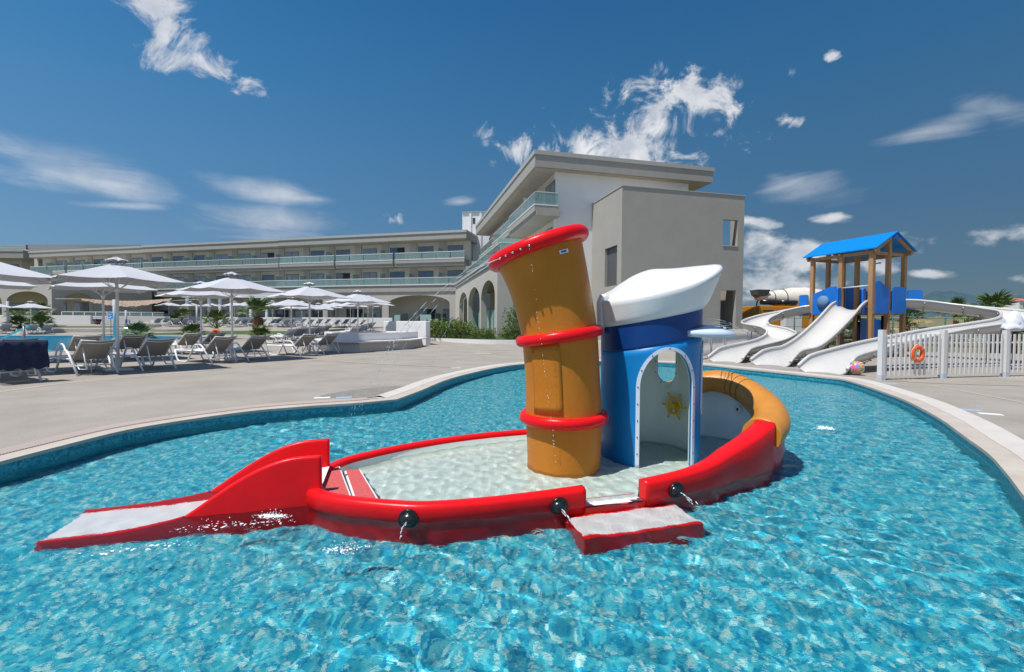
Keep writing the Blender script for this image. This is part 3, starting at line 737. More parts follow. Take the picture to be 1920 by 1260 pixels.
# ship's wheel on the inside wall
def wheel():
    ang = R(31); d = Vector((math.cos(ang), math.sin(ang), 0)); s = Vector((-d.y, d.x, 0)); c = Vector((CX, CY, .365))+d*(CR-.12)
    up = Vector((0, 0, 1)); mb = MB()
    mb.tube([c+(s*math.cos(t)+up*math.sin(t))*.088 for t in [2*math.pi*q/28 for q in range(28)]], .014, 8, closed=True)
    for k in range(6):
        t = R(60*k); v = s*math.cos(t)+up*math.sin(t); mb.tube([c+v*.02, c+v*.145, c+v*.165], [.008, .009, .013], 6)
    mb.tube([c-d*.03, c+d*.10], .03, 14)
    mb.build('ships_wheel', M_yel, boat, world=True)['label'] = 'yellow six-spoked ship wheel inside the cabin'
wheel()
# cap roof
def hat():
    n = 64; rings = []
    def ring(rf, zf): return [Vector((CX+rf(t)*math.cos(t), CY+rf(t)*math.sin(t), zf(t))) for t in [2*math.pi*k/n for k in range(n)]]
    tip = R(-8)
    lob = lambda t, a, p: max(0, math.cos(t-a))**p
    topz = lambda t: 1.695+.16*math.cos(t-R(25))+.10*lob(t, tip, 5)+.05*lob(t, R(80), 2)
    topr = lambda t: .60+.125*lob(t, tip, 4)-.02*lob(t, R(180), 2)
    zb = lambda t: bandhi(CR*math.cos(t), 0)
    rings.append(ring(lambda t: CR-.02, lambda t: zb(t)-.02)); rings.append(ring(lambda t: CR+.006, lambda t: zb(t)-.015)); rings.append(ring(lambda t: CR+.03, lambda t: zb(t)+.015))
    for k in range(1, 7):
        u = k/7; rings.append(ring(lambda t: lerp(CR+.03, topr(t), u**.8), lambda t: lerp(zb(t)+.015, topz(t)-.03, u)))
    rings.append(ring(lambda t: topr(t)+.004, lambda t: topz(t)-.012)); rings.append(ring(lambda t: topr(t)-.02, lambda t: topz(t)+.012)); rings.append(ring(lambda t: topr(t)-.06, lambda t: topz(t)+.016))
    cz = 1.80
    def inn(u): return ring(lambda t: (topr(t)-.06)*(1-u), lambda t: lerp(topz(t)+.016, cz+.03, u)+.07*math.sin(math.pi*u)*(.25+.9*lob(t, R(80), 1.5)+.3*lob(t, R(180), 1)))
    for u in (.12, .25, .4, .55, .7, .85, .97): rings.append(inn(u))
    mb = MB(); mb.loft(rings, True, False, True); o = mb.build('cap_roof', M_hat, boat, world=True)
    o['label'] = 'white sailor cap shaped roof'
    # rolled flange where the cap meets the funnel
    pts = [Vector((CX-CR-.035, CY-.1, z)) for z in (1.20, 1.33, 1.45, 1.53)]+[Vector((CX-CR-.02, CY-.1, 1.575)), Vector((CX-CR+.04, CY-.1, 1.59))]
    mb = MB(); mb.tube(pts, [.04, .045, .05, .052, .05, .04], 10); mb.build('cap_flange', M_hat, boat, world=True)
hat()
def visor():
    n = 28; rows = []
    for k in range(n+1):
        t = R(-66+k*128/n); w = math.sin(math.pi*k/n)**.75*.36
        zi = bandlo(CR*math.cos(t), 0)+.05; a = Vector((math.cos(t), math.sin(t), 0)); rr = []
        for u in (0, .35, .7, 1): rr.append(Vector((CX, CY, 0))+a*(CR-.01+w*u)+Vector((0, 0, zi+.035-.09*u*u*(w/.36))))
        for u in (1, .7, .35, 0): rr.append(Vector((CX, CY, 0))+a*(CR-.01+w*u-.004)+Vector((0, 0, zi-.02-.085*u*u*(w/.36))))
        rows.append(rr)
    mb = MB(); mb.loft(rows, closed=True); mb.add(rows[0], [list(range(8))]); mb.add(rows[-1], [list(range(8))])
    mb.build('cap_visor', mat('visor_pale_blue', (.60, .70, .82), .35, var=.04), boat, world=True)['label'] = 'pale blue cap peak over the right side of the cabin'
visor()
# black spouts on the near side and a white inlet inside the bow
for px, py in ((766, 980), (1050, 952), (1271, 914)):
    p = P(px, py-2, -.07) if False else None
SP = []
for px in (766, 1050, 1271):
    best = min(range(0, i2), key=lambda i: abs((960+FP*OUT[i].x/OUT[i].y)-px)); p = inw(OUTplan, best, -.004); q = inw(OUTplan, best, .1); dn_ = (p-q).normalized()
    mb = MB(); n = 14; rings = []; s = Vector((-dn_.y, dn_.x, 0)); zc = -.088 if px < 1200 else -.075
    for i in range(6):
        a = math.pi/2*i/5; rings.append([p+dn_*(.055*math.sin(a))+s*(.066*math.cos(a))*math.cos(2*math.pi*k/n)+Vector((0, 0, zc+.052*math.cos(a)*math.sin(2*math.pi*k/n))) for k in range(n)])
    mb.loft(rings, True, True, True); mb.tube([p+Vector((0, 0, zc)), p+dn_*.02+Vector((0, 0, zc))], .072, 16)
    mb.build('water_spout', M_black, boat, world=True); SP.append((p+dn_*.05+Vector((0, 0, zc)), dn_))
ib = i2+20; pa = inw(OUTplan, ib, .215); pb = inw(OUTplan, ib, .35); dn_ = (pb-pa).normalized()
mb = MB(); mb.tube([pa+Vector((0, 0, .28)), pa+dn_*.02+Vector((0, 0, .28))], .055, 20); inlet = mb.build('inlet_cover', M_hat, boat, world=True)
mb = MB(); 
for a in range(4): 
    s = Vector((-dn_.y, dn_.x, 0)); v = s*math.cos(R(a*45))+Vector((0, 0, 1))*math.sin(R(a*45)); c_ = pa+dn_*.022+Vector((0, 0, .28)); mb.tube([c_-v*.018, c_+v*.018], .004, 4)
o = mb.build('grille', M_black); o.data.transform(MW[boat.name].inverted()); o.parent = inlet

# ---------------------------------------------------------------- water
M_w1 = water_mat('pool_water_surface', (.985, .99, .985), .10, 13, refr=1.0, wind=(1, 1.25), pol=.5)
hullhole = [inw(OUTplan, i, .03) for i in range(N_)]
hullhole = [Vector((p.x, p.y, 0)) for k, p in enumerate(hullhole)]
import numpy as np
def wave_field(seed, n, l0, l1, slope):
    rs = np.random.RandomState(seed); L_ = np.exp(rs.uniform(math.log(l0), math.log(l1), n)); a = rs.uniform(0, 2*math.pi, n); k = 2*math.pi/L_
    A = slope/k*rs.uniform(.5, 1.3, n)/math.sqrt(n/2); return k*np.cos(a), k*np.sin(a), A, rs.uniform(0, 6.28, n)
WF = wave_field(3, 56, .075, .55, .125)
def wave_h(x, y):
    kx, ky, A, ph = WF; h = np.zeros_like(x)
    for i in range(len(A)): h += A[i]*np.sin(kx[i]*x+ky[i]*y+ph[i])
    patch = .62+.38*np.sin(.55*x+.9)*np.sin(.7*y-.4)+.25*np.sin(1.9*x+1.1*y)
    return h*np.clip(patch, .25, 1.2)
def mask_poly(poly, X, Y):
    c = np.zeros(X.shape, bool); n = len(poly)
    for i in range(n):
        a, b = poly[i-1], poly[i]
        if a[1] == b[1]: continue
        t = ((a[1] > Y) != (b[1] > Y)) & (X < (b[0]-a[0])*(Y-a[1])/(b[1]-a[1])+a[0]); c ^= t
    return c
def wave_mesh():
    outer = offset_poly(POOL, .10); hh_ = [inw(OUTplan, i, .055) for i in range(N_)]; V = []; F = []; off = 0
    for (x0, x1, y0, y1, st) in ((-6.2, 6.2, 1.0, 7.0, .032), (-6.4, 10.4, 7.0, 17.0, .075), (-6.2, 6.2, -2.6, 1.0, .2)):
        nx = int(round((x1-x0)/st)); ny = int(round((y1-y0)/st)); xs = np.linspace(x0, x1, nx+1); ys = np.linspace(y0, y1, ny+1)
        X, Y = np.meshgrid(xs, ys); cx = (X[:-1, :-1]+X[1:, 1:])/2; cy = (Y[:-1, :-1]+Y[1:, 1:])/2
        keep = mask_poly(outer, cx, cy) & ~mask_poly(hh_, cx, cy)
        idx_ = np.arange((nx+1)*(ny+1)).reshape(ny+1, nx+1); q = np.stack([idx_[:-1, :-1][keep], idx_[:-1, 1:][keep], idx_[1:, 1:][keep], idx_[1:, :-1][keep]], 1)
        used_ = np.unique(q); rm = np.full((nx+1)*(ny+1), -1); rm[used_] = np.arange(len(used_)); xf = X.ravel()[used_]; yf = Y.ravel()[used_]
        V.append(np.stack([xf, yf, WZ+wave_h(xf, yf)], 1)); F.append(rm[q]+off); off += len(used_)
    V = np.concatenate(V); F = np.concatenate(F); me = bpy.data.meshes.new('pool_water'); me.from_pydata(V.tolist(), [], F.tolist()); me.materials.append(M_w1)
    o = bpy.data.objects.new('pool_water', me); col.objects.link(o); return tag(o, kind='structure')
wave_mesh()
M_w2 = water_mat('boat_water_surface', (.94, .985, .965), .10, 18, refr=1.0)
def boat_water():
    pl_ = [inw(OUTplan, i, .085) for i in range(N_)]; st = .024; xs = np.arange(-1.8, 3.1, st); ys = np.arange(3.1, 6.2, st); X, Y = np.meshgrid(xs, ys)
    keep = mask_poly(pl_, (X[:-1, :-1]+X[1:, 1:])/2, (Y[:-1, :-1]+Y[1:, 1:])/2); id_ = np.arange(X.size).reshape(X.shape)
    q = np.stack([id_[:-1, :-1][keep], id_[:-1, 1:][keep], id_[1:, 1:][keep], id_[1:, :-1][keep]], 1); u_ = np.unique(q); rm = np.full(X.size, -1); rm[u_] = np.arange(len(u_))
    kx, ky, A, ph = wave_field(8, 40, .06, .22, .16); xf, yf = X.ravel()[u_], Y.ravel()[u_]; h = sum(A[i]*np.sin(kx[i]*xf+ky[i]*yf+ph[i]) for i in range(len(A)))
    me = bpy.data.meshes.new('boat_water'); me.from_pydata(np.stack([xf, yf, -.110+h], 1).tolist(), [], rm[q].tolist()); me.materials.append(M_w2); o = bpy.data.objects.new('boat_water', me); col.objects.link(o); tag(o, kind='structure')
boat_water()

# jets, drops, foam
M_drop = mat('water_drop', (.80, .87, .92), .1, trans=.12, spec=.8)
M_foam = mat('white_foam', (.74, .82, .88), .7, bump=.5, bscale=80)
def jet(name, a, b, vz, label, n=46, r0=.0030, spread=.03, solid=.35, parent=None):
    a = Vector(a); b = Vector(b); T = 1.0; gz = (b.z-a.z-vz)/1.0
    f = lambda t: Vector((lerp(a.x, b.x, t), lerp(a.y, b.y, t), a.z+vz*t+gz*t*t))
    mb = MB(); k = int(26*solid); n = int(n*1.3)
    k *= 2; i = 0
    while i < k and k > 1:
        run_ = 8 if i == 0 else random.choice((1, 2, 2, 3)); e_ = min(k, i+run_); w_ = [r0*(.5+.9*random.random()) for _ in range(e_-i+1)]; w_[-1] = .0006
        if i: w_[0] = .0008
        mb.tube([f(solid*j/k)+Vector((random.gauss(0, .003), random.gauss(0, .003), random.gauss(0, .003))) for j in range(i, e_+1)], w_, 5, cap=False); i = e_+(0 if random.random() < .5 else 1)
    for i in range(n):
        t = solid*.9+(1-solid*.9)*(i+random.random())/n; p = f(min(t, 1)); v = (f(min(t+.01, 1.01))-f(t)).normalized()
        s = spread*t; p = p+Vector((random.gauss(0, s), random.gauss(0, s), random.gauss(0, s))); L_ = random.uniform(.008, .03)*(1.3-t*.6); rr = random.uniform(.0015, .0042)
        mb.tube([p-v*L_, p-v*L_*.4, p+v*L_*.5, p+v*L_], [.001, rr, rr, .001], 5, cap=False)
    return tag(mb.build(name, M_drop, recalc=False), label, 'water jet', kind='stuff')
lands = [P(790, 742, WZ), P(700, 760, WZ), P(672, 775, WZ), P(648, 800, WZ)]
LB = ['nearest jet falling steeply from the funnel rim past the curb hedge', 'second stream from the funnel rim arching down over the bench planter', 'middle stream of the bundle from the funnel rim landing left of the kerb bend', 'leftmost stream from the funnel rim landing nearest the slide']
vz0 = [-.25, -.55, -.45, -.35]
for i, (nz, l) in enumerate(zip(NOZ[1:], lands)): tag(jet('water_jet', nz, l, vz0[i], LB[i], n=60, solid=.55), group='water jets from the funnel rim')
mb = MB()
for i in range(44):
    t = random.random(); p = NOZ[0].lerp(Vector((.42, FY-.38, .0)), t)+Vector((random.gauss(0, .004), -.012+.05*0, 0)); p.y = min(p.y, FY-.39-.09*max(0, t*0)); mb.ball(p, random.uniform(.0015, .0035), 5, 4, sq=(1, 1, 2.2))
tag(mb.build('water_drip', M_drop), 'thin string of drops running down the front of the tan funnel', 'water drops')
for i in range(4):
    a = Vector((CX+CR+.02+.02*i, CY-.15+.10*i, 1.36-.025*i)); b = P(1450+14*i, 722-9*i, WZ)
    tag(jet('water_jet', a, b, .12-.05*i, ['uppermost', 'second', 'third', 'lowest'][i]+' of the four jets leaving the cap visor towards the white slides', n=46, solid=.28, spread=.05, r0=.004), group='water jets from the cap visor')
for p, d in SP:
    px = 960+FP*p.x/p.y
    tag(jet('water_dribble', p, p+d*.16+Vector((0, 0, WZ-p.z)), .01, {0: 'dribble from the leftmost black spout of the red hull', 1: 'dribble from the middle black spout beside the entry steps', 2: 'dribble from the right black spout beyond the entry steps'}[0 if px < 900 else 1 if px < 1150 else 2], n=9, solid=.0, spread=.014, r0=.003), group='dribbles from the hull spouts')
def foam(cx, cy, rx, ry, n, rz=0, dens=1.0, h=.01, hi=.012, mn=.004):
    mb = MB()
    for i in range(n):
        a = random.uniform(0, 2*math.pi); q = random.random()**.6; x = rx*q*math.cos(a); y = ry*q*math.sin(a)
        X_ = cx+x*math.cos(rz)-y*math.sin(rz); Y_ = cy+x*math.sin(rz)+y*math.cos(rz); s = random.uniform(mn, hi)*(1.3-q)
        m_ = 6; c = Vector((X_, Y_, WZ+.001)); lift = h*random.random()*(1-q); ph = random.random()*6; el = random.uniform(.5, 1.7)
        vs = [c+Vector((s*el*math.cos(ph+2*math.pi*k/m_)*random.uniform(.6, 1.4), s*math.sin(ph+2*math.pi*k/m_)*random.uniform(.6, 1.4), .0)) for k in range(m_)]+[c+Vector((0, 0, s*.35+lift))]
        mb.add(vs, [(k, (k+1) % m_, m_) for k in range(m_)], True)
    return mb
fo = []
def foam_at(px, py, rx, ry, n, lab, **k):
    p = P(px, py, WZ); mb = foam(p.x, p.y, rx, ry, n, **k)
    for i in range(int(n*.12)):
        mb.ball(p+Vector((random.gauss(0, rx*.3), random.gauss(0, ry*.3), abs(random.gauss(0, .025))+.005)), random.uniform(.002, .005), 5, 4)
    o = mb.build('foam_patch', M_foam, recalc=False); tag(o, lab, 'foam', kind='stuff')
foam_at(510, 968, .15, .05, 200, 'white foam bubbling beside the near wall of the red slide', hi=.011, h=.012, mn=.002)
foam_at(440, 985, .42, .075, 130, 'scattered foam flecks over the submerged side of the red slide', rz=.2, hi=.011, h=0)
foam_at(250, 1030, .42, .07, 60, 'small foam flecks trailing along the submerged end of the slide', rz=.28, hi=.012, h=0)
foam_at(655, 1030, .2, .07, 240, 'foam where dribbles strike the water left of the leftmost spout', hi=.010, h=.01, mn=.002)
foam_at(1545, 803, .17, .15, 160, 'small bubbling spring of white foam right of the bow', hi=.012, h=.04)
foam_at(1470, 697, .5, .35, 400, 'splash foam at the foot of the middle white slide', hi=.03, h=.08)
foam_at(1360, 688, .45, .3, 260, 'splash foam at the foot of the leftmost white slide', hi=.03, h=.05)
foam_at(1540, 712, .4, .25, 260, 'splash foam at the foot of the nearest white slide', hi=.028, h=.05)
foam_at(610, 832, .10, .06, 160, 'splash foam just beyond the top of the red slide', hi=.01, h=.03)

# ================================================================== SLIDE TOWER
M_wood = mat('treated_timber', (.36, .19, .08), .65, c2=(.46, .26, .12), vscale=9, bump=.15, bscale=40, streak=.15)
M_pan = mat('blue_hdpe', (.008, .17, .62), .4, var=.05, vscale=4)
M_roofb = mat('blue_roof_sheet', (.0, .21, .60), .38, var=.04, vscale=3)
M_chute = mat('white_fibreglass', (.60, .585, .555), .3, var=.03, vscale=3, bump=.03, bscale=10, coat=.2)
M_seamd = mat('dark_bolts', (.04, .035, .03), .5)
TO = Vector((14.25, 18.0, 0)); tg = Vector((.94, .34, 0)); tr_ = Vector((-.34, .94, 0))
tower = empty('slide_tower', TO, math.atan2(.34, .94), 'timber slide tower with bright blue gabled roof and blue panels behind the white slides', 'slide tower')
LT, WT = 2.75, 2.2; ZE, ZR = 4.36, 5.02; PL = 1.92
def lbox(name, a, b, m, parent=tower, bevel=0, label=None):
    mb = MB(); mb.box(a, b); o = mb.build(name, m, parent, bevel=bevel)
    if label: o['label'] = label
    return o
for gx in (.12, 1.1, 2.08):
    for ry in (.15, 1.35, 2.6):
        if gx > 2 and 1 < ry < 2: continue
        w = .075 if not (gx < .2 and ry < .2) else .085
        zt = ZE-.06 if abs(gx-1.1) > .5 else ZR-.12
        if gx == 1.1 and ry == 1.35: zt = ZE
        lbox('post', (gx-w, ry-w, 0), (gx+w, ry+w, zt), M_wood, bevel=.01)
def roof():
    for s in (0, 1):
        xe = -.12 if s == 0 else WT+.12; xm = WT/2
        mb = MB(); t = .045
        a = [Vector((xe, -.16, ZE-.04)), Vector((xm, -.16, ZR)), Vector((xm, LT+.16, ZR)), Vector((xe, LT+.16, ZE-.04))]
        b = [v+Vector((0, 0, t)) for v in a]; mb.add(a+b, [(0, 1, 2, 3), (4, 5, 6, 7), (0, 1, 5, 4), (1, 2, 6, 5), (2, 3, 7, 6), (3, 0, 4, 7)])
        mb.build('roof_panel', M_roofb, tower)
    for y in (-.05, 1.35, LT+.02):
        for s in (0, 1):
            xe = -.04 if s == 0 else WT+.04; mb = MB(); p = Vector((xe, y, ZE-.10)); q = Vector((WT/2, y, ZR-.09)); d = (q-p).normalized(); u = Vector((0, 1, 0)); nn = d.cross(u)
            vs = [p+u*i+nn*j for i in (-.04, .04) for j in (-.06, .04)]+[q+u*i+nn*j for i in (-.04, .04) for j in (-.06, .04)]
            mb.add(vs, [(0, 1, 3, 2), (4, 5, 7, 6), (0, 1, 5, 4), (2, 3, 7, 6), (0, 2, 6, 4), (1, 3, 7, 5)]); mb.build('rafter', M_wood, tower)
    for x in (.12, WT-.12): lbox('eave_beam', (x-.05, -.1, ZE-.2), (x+.05, LT+.1, ZE-.08), M_wood)
    lbox('gable_tie', (0, .11, ZE-.22), (WT, .19, ZE-.1), M_wood); lbox('gable_tie', (0, LT-.2, ZE-.22), (WT, LT-.12, ZE-.1), M_wood)
    mb = MB(); mb.prism([(-.25, 0), (.25, 0), (0, .22)], 0, .03); o = mb.build('gable_plate', M_pan, tower); o.rotation_euler = (R(90), 0, 0); o.location = (WT/2, -.10, ZR-.26)
roof()
for x in (.12, 1.1, 2.08): lbox('floor_joist', (x-.05, .05, PL-.16), (x+.05, LT, PL-.03), M_wood)
for y in (.15, 1.35, 2.6): lbox('floor_joist', (.05, y-.05, PL-.17), (WT-.05, y+.05, PL-.04), M_wood)
for k in range(18): lbox('floor_board', (.06, .1+k*.146, PL-.03), (WT-.06, .1+k*.146+.135, PL), M_wood)
def panel(p0, p1, z0, z1, scallop=0, label=None, th=.02, hole=None):
    """blue plastic panel standing between two plan points, scalloped top"""
    p0 = Vector((*p0, 0)); p1 = Vector((*p1, 0)); L_ = (p1-p0).length; n = 24 if scallop else 8; prof_ = [(0, z0), (L_, z0)]
    for i in range(n+1):
        u = L_*(1-i/n); z = z1
        if scallop: z = lerp(z0+(z1-z0)*.78, z1, max(0, min(1, (u/L_ if scallop > 0 else 1-u/L_)*1.5-.1)))+.02*abs(math.sin(i*math.pi/3))
        if i in (0, n): z -= .05
        prof_.append((u, z))
    d = (p1-p0).normalized(); nn = Vector((-d.y, d.x, 0))*th; mb = MB()
    rr = [[p0+d*u+Vector((0, 0, z))+o_ for u, z in prof_] for o_ in (-nn, nn)]
    mb.loft(rr, True, False, False, smooth=False)
    tri = tessellate_polygon([[Vector((u, z, 0)) for u, z in prof_]])
    mb.add(rr[0], [tuple(t) for t in tri]); mb.add(rr[1], [tuple(t) for t in tri])
    o = mb.build('panel', M_pan, tower)
    if label: o['label'] = label
    return o
bw = panel((.02, 2.5), (.02, 1.44), PL-.15, PL+1.02, 1, 'blue side panel with a clear bubble window')
mb = MB(); mb.ball((-.02, 2.0, PL+.40), .27, 16, 10, sq=(.5, 1, 1)); mb.build('bubble_window', glassy('bubble_clear', (.8, .9, .97), .5, diff=(.30, .50, .72)), bw)
panel((.03, 2.72), (-.02, 3.12), PL-.2, PL+.75, 0, 'narrow blue wing panel at the left end')
panel((.02, 1.28), (-.28, 1.22), PL-.12, PL+.95, 0, 'blue wing panel at the head of the middle slide')
panel((-.30, .22), (.02, .30), PL-.15, PL+.85, 0, 'blue wing panel on the right of the middle slide')
panel((.22, .06), (1.0, .06), PL-.12, PL+1.15, -1, 'blue front panel under the gable')
panel((1.2, .02), (1.95, -.02), PL-.12, PL+.95, 0, 'blue front panel beside the right slide')
panel((2.24, .1), (2.6, -.25), PL+.05, PL+.85, 0, 'blue wing panel at the head of the right slide')
panel((2.2, .8), (2.75, .6), PL+.05, PL+.85, 0, 'far blue wing panel at the head of the right slide')
panel((2.14, 1.45), (2.14, 2.5), PL, PL+1.1, 1, 'blue panel at the back of the platform')
panel((.25, .30), (.95, .30), .3, 1.55, 0, 'blue play panel under the platform'); panel((1.2, 1.4), (1.9, 1.4), .3, 1.6, 0, 'blue play panel under the platform')
for y in (1.27,): 
    mb = MB(); mb.tube([(.1, 1.27, PL+.95), (.1, .25, PL+.98)], .022, 8); mb.build('grab_bar', M_hat, tower)
mb = MB(); mb.tube([(1.25, .9, PL+.0), (1.25, .9, PL+1.95), (1.2, .5, PL+1.97)], .035, 8); mb.build('shower_pipe', mat('grey_pipe', (.45, .46, .48), .4), tower)
for x, y in ((.6, .9), (1.6, .6)):
    mb = MB(); mb.tube([(x, y, 0), (x, y, PL-.2)], .06, 10); mb.build('water_pipe', M_black, tower)
lbox('cross_rail', (.2, 2.55, .8), (2.0, 2.62, .92), M_wood); lbox('play_table', (.5, 1.7, .7), (1.6, 2.1, .78), M_wood)

def chute(path, lab, w=.52, h=.36, leg_at=(), rz_end=None):
    c = crom([Vector(p) for p in path], 8); n = len(c); root = empty('water_slide', (c[-1].x, c[-1].y, 0), 0, lab, 'slide', 'white slides of the tower')
    prof_ = []
    for k in range(17):
        a = math.pi*(1+k/16); prof_.append((w*math.cos(a)*(1.0), h*.95+h*math.sin(a)*.95))
    rows = []; rims = ([], [])
    nrm = []
    for i, p in enumerate(c):
        t = c[min(i+1, n-1)]-c[max(i-1, 0)]; t.normalize(); s = Vector((t.y, -t.x, 0)); s.normalize(); up = s.cross(t)
        if up.z < 0: up = -up
        k = 1.0; sc_ = 1.0
        if i > n-9: sc_ = 1+.12*(i-(n-9))/8; 
        hh = 1.0 if i < n-7 else 1-.07*(i-(n-7))
        nrm.append((s, up, t))
        row = [p+s*x*sc_+up*(z*hh) for x, z in prof_]
        inner = row
        outer = [p+s*x*sc_*1.045+up*(z*hh-.018*(1-abs(x)/w*.3)) for x, z in prof_][::-1]
        rows.append(inner+outer); rims[0].append(row[0]+up*.012-s*.02); rims[1].append(row[-1]+up*.012+s*.02)
    mb = MB(); mb.loft(rows, True, True, True); mb.build('chute', M_chute, root, world=True)
    for r_ in rims: mb = MB(); mb.tube(r_, .042, 8); mb.build('rim', M_chute, root, world=True)
    # bolted joints
    L_ = 0; nxt = 1.1
    for i in range(1, n):
        L_ += (c[i]-c[i-1]).length
        if L_ > nxt and i < n-3:
            nxt += 1.35; s, up, t = nrm[i]; mb = MB(); fl = []
            for k in range(17):
                x, z = prof_[k]; fl.append(c[i]+s*x*1.1+up*(z-.045))
            mb.tube(fl, .014, 5); j = mb.build('flange', M_chute, root, world=True)
            mb = MB()
            for k in range(1, 17, 2): mb.ball(fl[k]+s*(.02 if prof_[k][0] > 0 else -.02)-up*.01, .022, 6, 4)
            o = mb.build('bolts', M_seamd, None); o.data.transform(MW[root.name].inverted()); o.parent = j; o['kind'] = 'stuff'
    for i in leg_at:
        i = min(int(i*n), n-1); s, up, t = nrm[i]; p = c[i]; mb = MB()
        zf = -.05
        for q in (-.3, .3): mb.tube([p+s*q+Vector((0, 0, .02)), Vector(((p+s*q).x, (p+s*q).y, zf))], .03, 8)
        mb.tube([p-s*.45+up*.10-Vector((0, 0, .05)), p-s*.25-up*.04, p+s*.25-up*.04, p+s*.45+up*.10-Vector((0, 0, .05))], .025, 6)
        mb.build('support', mat('galvanised', (.45, .46, .47), .45, metal=.6), root, world=True)
    return root
chute([(13.6, 20.75, 1.80), (13.2, 21.0, 1.74), (12.3, 21.3, 1.5), (11.35, 21.0, 1.22), (10.85, 20.3, 1.0), (11.1, 19.35, .82), (11.0, 18.6, .62), (10.2, 17.9, .38), (9.1, 17.2, .22), (8.2, 16.5, .12), (7.4, 15.75, -.06)],
      'leftmost white slide snaking down from the left end of the tower into the pool', w=.50, leg_at=(.3, .9))
chute([(14.25, 18.95, 1.93), (13.95, 18.75, 1.93), (13.5, 18.4, 1.78), (12.7, 17.8, 1.32), (11.8, 17.15, .85), (10.9, 16.5, .45), (10.0, 15.8, .2), (9.1, 15.15, .12), (8.25, 14.5, -.06)],
      'straight middle white slide running from the tower front down into the pool', w=.52, leg_at=(.45, .88))
chute([(15.9, 19.35, 1.95), (16.3, 19.15, 2.0), (16.9, 18.75, 1.95), (17.5, 18.1, 1.8), (18.0, 17.2, 1.62), (18.05, 16.2, 1.45), (17.2, 15.4, 1.25), (15.8, 15.05, 1.05), (14.2, 14.8, .85), (12.6, 14.35, .62), (11.1, 13.75, .42), (9.9, 13.15, .25), (9.1, 12.75, .12), (8.45, 12.35, -.06)],
      'long curving white slide looping out to the right and back behind the lifebuoy fence', w=.52, leg_at=(.3, .52, .93))

# ================================================================== WHITE FENCES
M_fw = mat('white_plastic_fence', (.69, .68, .665), .45, var=.02, vscale=5)
M_shoe = mat('fence_shoe', (.52, .56, .62), .5)
slat_me = {}
def fence(pts, label, h, sl=.155, top=.0, hz=1.0, shoe=True, posts=True, slw=.055):
    root = empty('picket_fence', pts[0], 0, label, 'fence'); O = Vector(pts[0])
    key = (h, slw)
    if key not in slat_me:
        mb = MB(); mb.box((-slw/2, -.011, .09), (slw/2, .011, h-.03)); slat_me[key] = mb.mesh('slat', M_fw)
        mb = MB(); mb.box((-.055, -.055, .0), (.055, .055, h+.07)); slat_me[key+('p',)] = mb.mesh('post', M_fw)
        mb = MB(); mb.box((-.062, -.062, 0), (.062, .062, .13)); slat_me[key+('s',)] = mb.mesh('post_shoe', M_shoe)
    def inst(nm, me, loc, rz, par=root):
        o = bpy.data.objects.new(nm, me); col.objects.link(o); o.parent = par; o.location = loc; o.rotation_euler = (0, 0, rz); return o
    for i in range(len(pts)-1):
        a, b = Vector(pts[i]), Vector(pts[i+1]); d = b-a; L_ = d.length; u = d/L_; rz = math.atan2(u.y, u.x); n = max(1, round((L_-.11)/sl))
        po = inst('post', slat_me[key+('p',)], a-O, rz)
        if shoe: inst('post_shoe', slat_me[key+('s',)], (0, 0, 0), 0, po)
        if i == len(pts)-2: 
            po = inst('post', slat_me[key+('p',)], b-O, rz)
            if shoe: inst('post_shoe', slat_me[key+('s',)], (0, 0, 0), 0, po)
        for k in range(n): inst('slat', slat_me[key], a-O+d*(.055+(L_-.11)*(k+.5)/n)/L_, rz)
        for z in (.27*h, .78*h):
            mb = MB(); mb.box((.05, .012, z-.02), (L_-.05, .045, z+.02)); o = mb.build('rail', M_fw, root); o.location = a-O; o.rotation_euler = (0, 0, rz)
    return root
fpts = [Vector((8.80, 10.82, 0)), Vector((10.72, 11.30, 0)), Vector((12.76, 11.75, 0)), Vector((14.75, 12.15, 0)), Vector((16.7, 12.5, 0)), Vector((18.7, 12.8, 0))]
fence(fpts, 'near white picket fence on the right with an orange lifebuoy hung on it', 1.13)
f2 = [P(1300, 676, 0), P(1358, 665, 0), P(1400, 656, 0), P(1458, 648.5, 0), P(1528, 644, 0), P(1640, 640, 0), P(1760, 641, 0), P(1880, 643, 0)]
fence([f2[0], f2[0].lerp(f2[1], .5), f2[1]]+[f2[1].lerp(f2[2], 1)]+f2[3:], 'far white picket fence running behind the foot of the white slides', 1.12, sl=.17, shoe=False)
# lifebuoy on the near fence
def buoy(loc, rz, r, lab, tilt=R(90), cat='lifebuoy', grp=None):
    t = empty('lifebuoy', loc, rz, lab, cat, grp); mb = MB(); n = 32
    rings = []
    for k in range(n+1):
        a = 2*math.pi*k/n; rr = 1.0
        rings.append([Vector(((r+r*.30*math.cos(q))*math.cos(a), -r*.2*math.sin(q), (r+r*.30*math.cos(q))*math.sin(a))) for q in [2*math.pi*j/12 for j in range(12)]])
    mb.loft(rings); mb.build('ring', mat('lifebuoy_orange', (.85, .13, .015), .45, var=.06, vscale=20), t)
    for k in range(4):
        a = R(45+90*k); mb = MB(); c = Vector((math.cos(a), 0, math.sin(a))); s = Vector((-c.z, 0, c.x)); mb.tube([c*r-s*.025*r/.2+Vector((0, 0, 0)), c*r+s*.025*r/.2], r*.315, 12); o = mb.build('band', mat('lifebuoy_band', (.80, .16, .04), .5), t); o.scale = (1, .75, 1)
    mb = MB(); pts = []
    for k in range(33):
        a = 2*math.pi*k/32; q = 1.33+.10*abs(math.sin(2*a)); pts.append(Vector((r*q*math.cos(a+R(45)), -r*.08, r*q*math.sin(a+R(45)))))
    mb.tube(pts, r*.03, 5); mb.build('rope', mat('rope_white', (.75, .70, .66), .7), t); return t
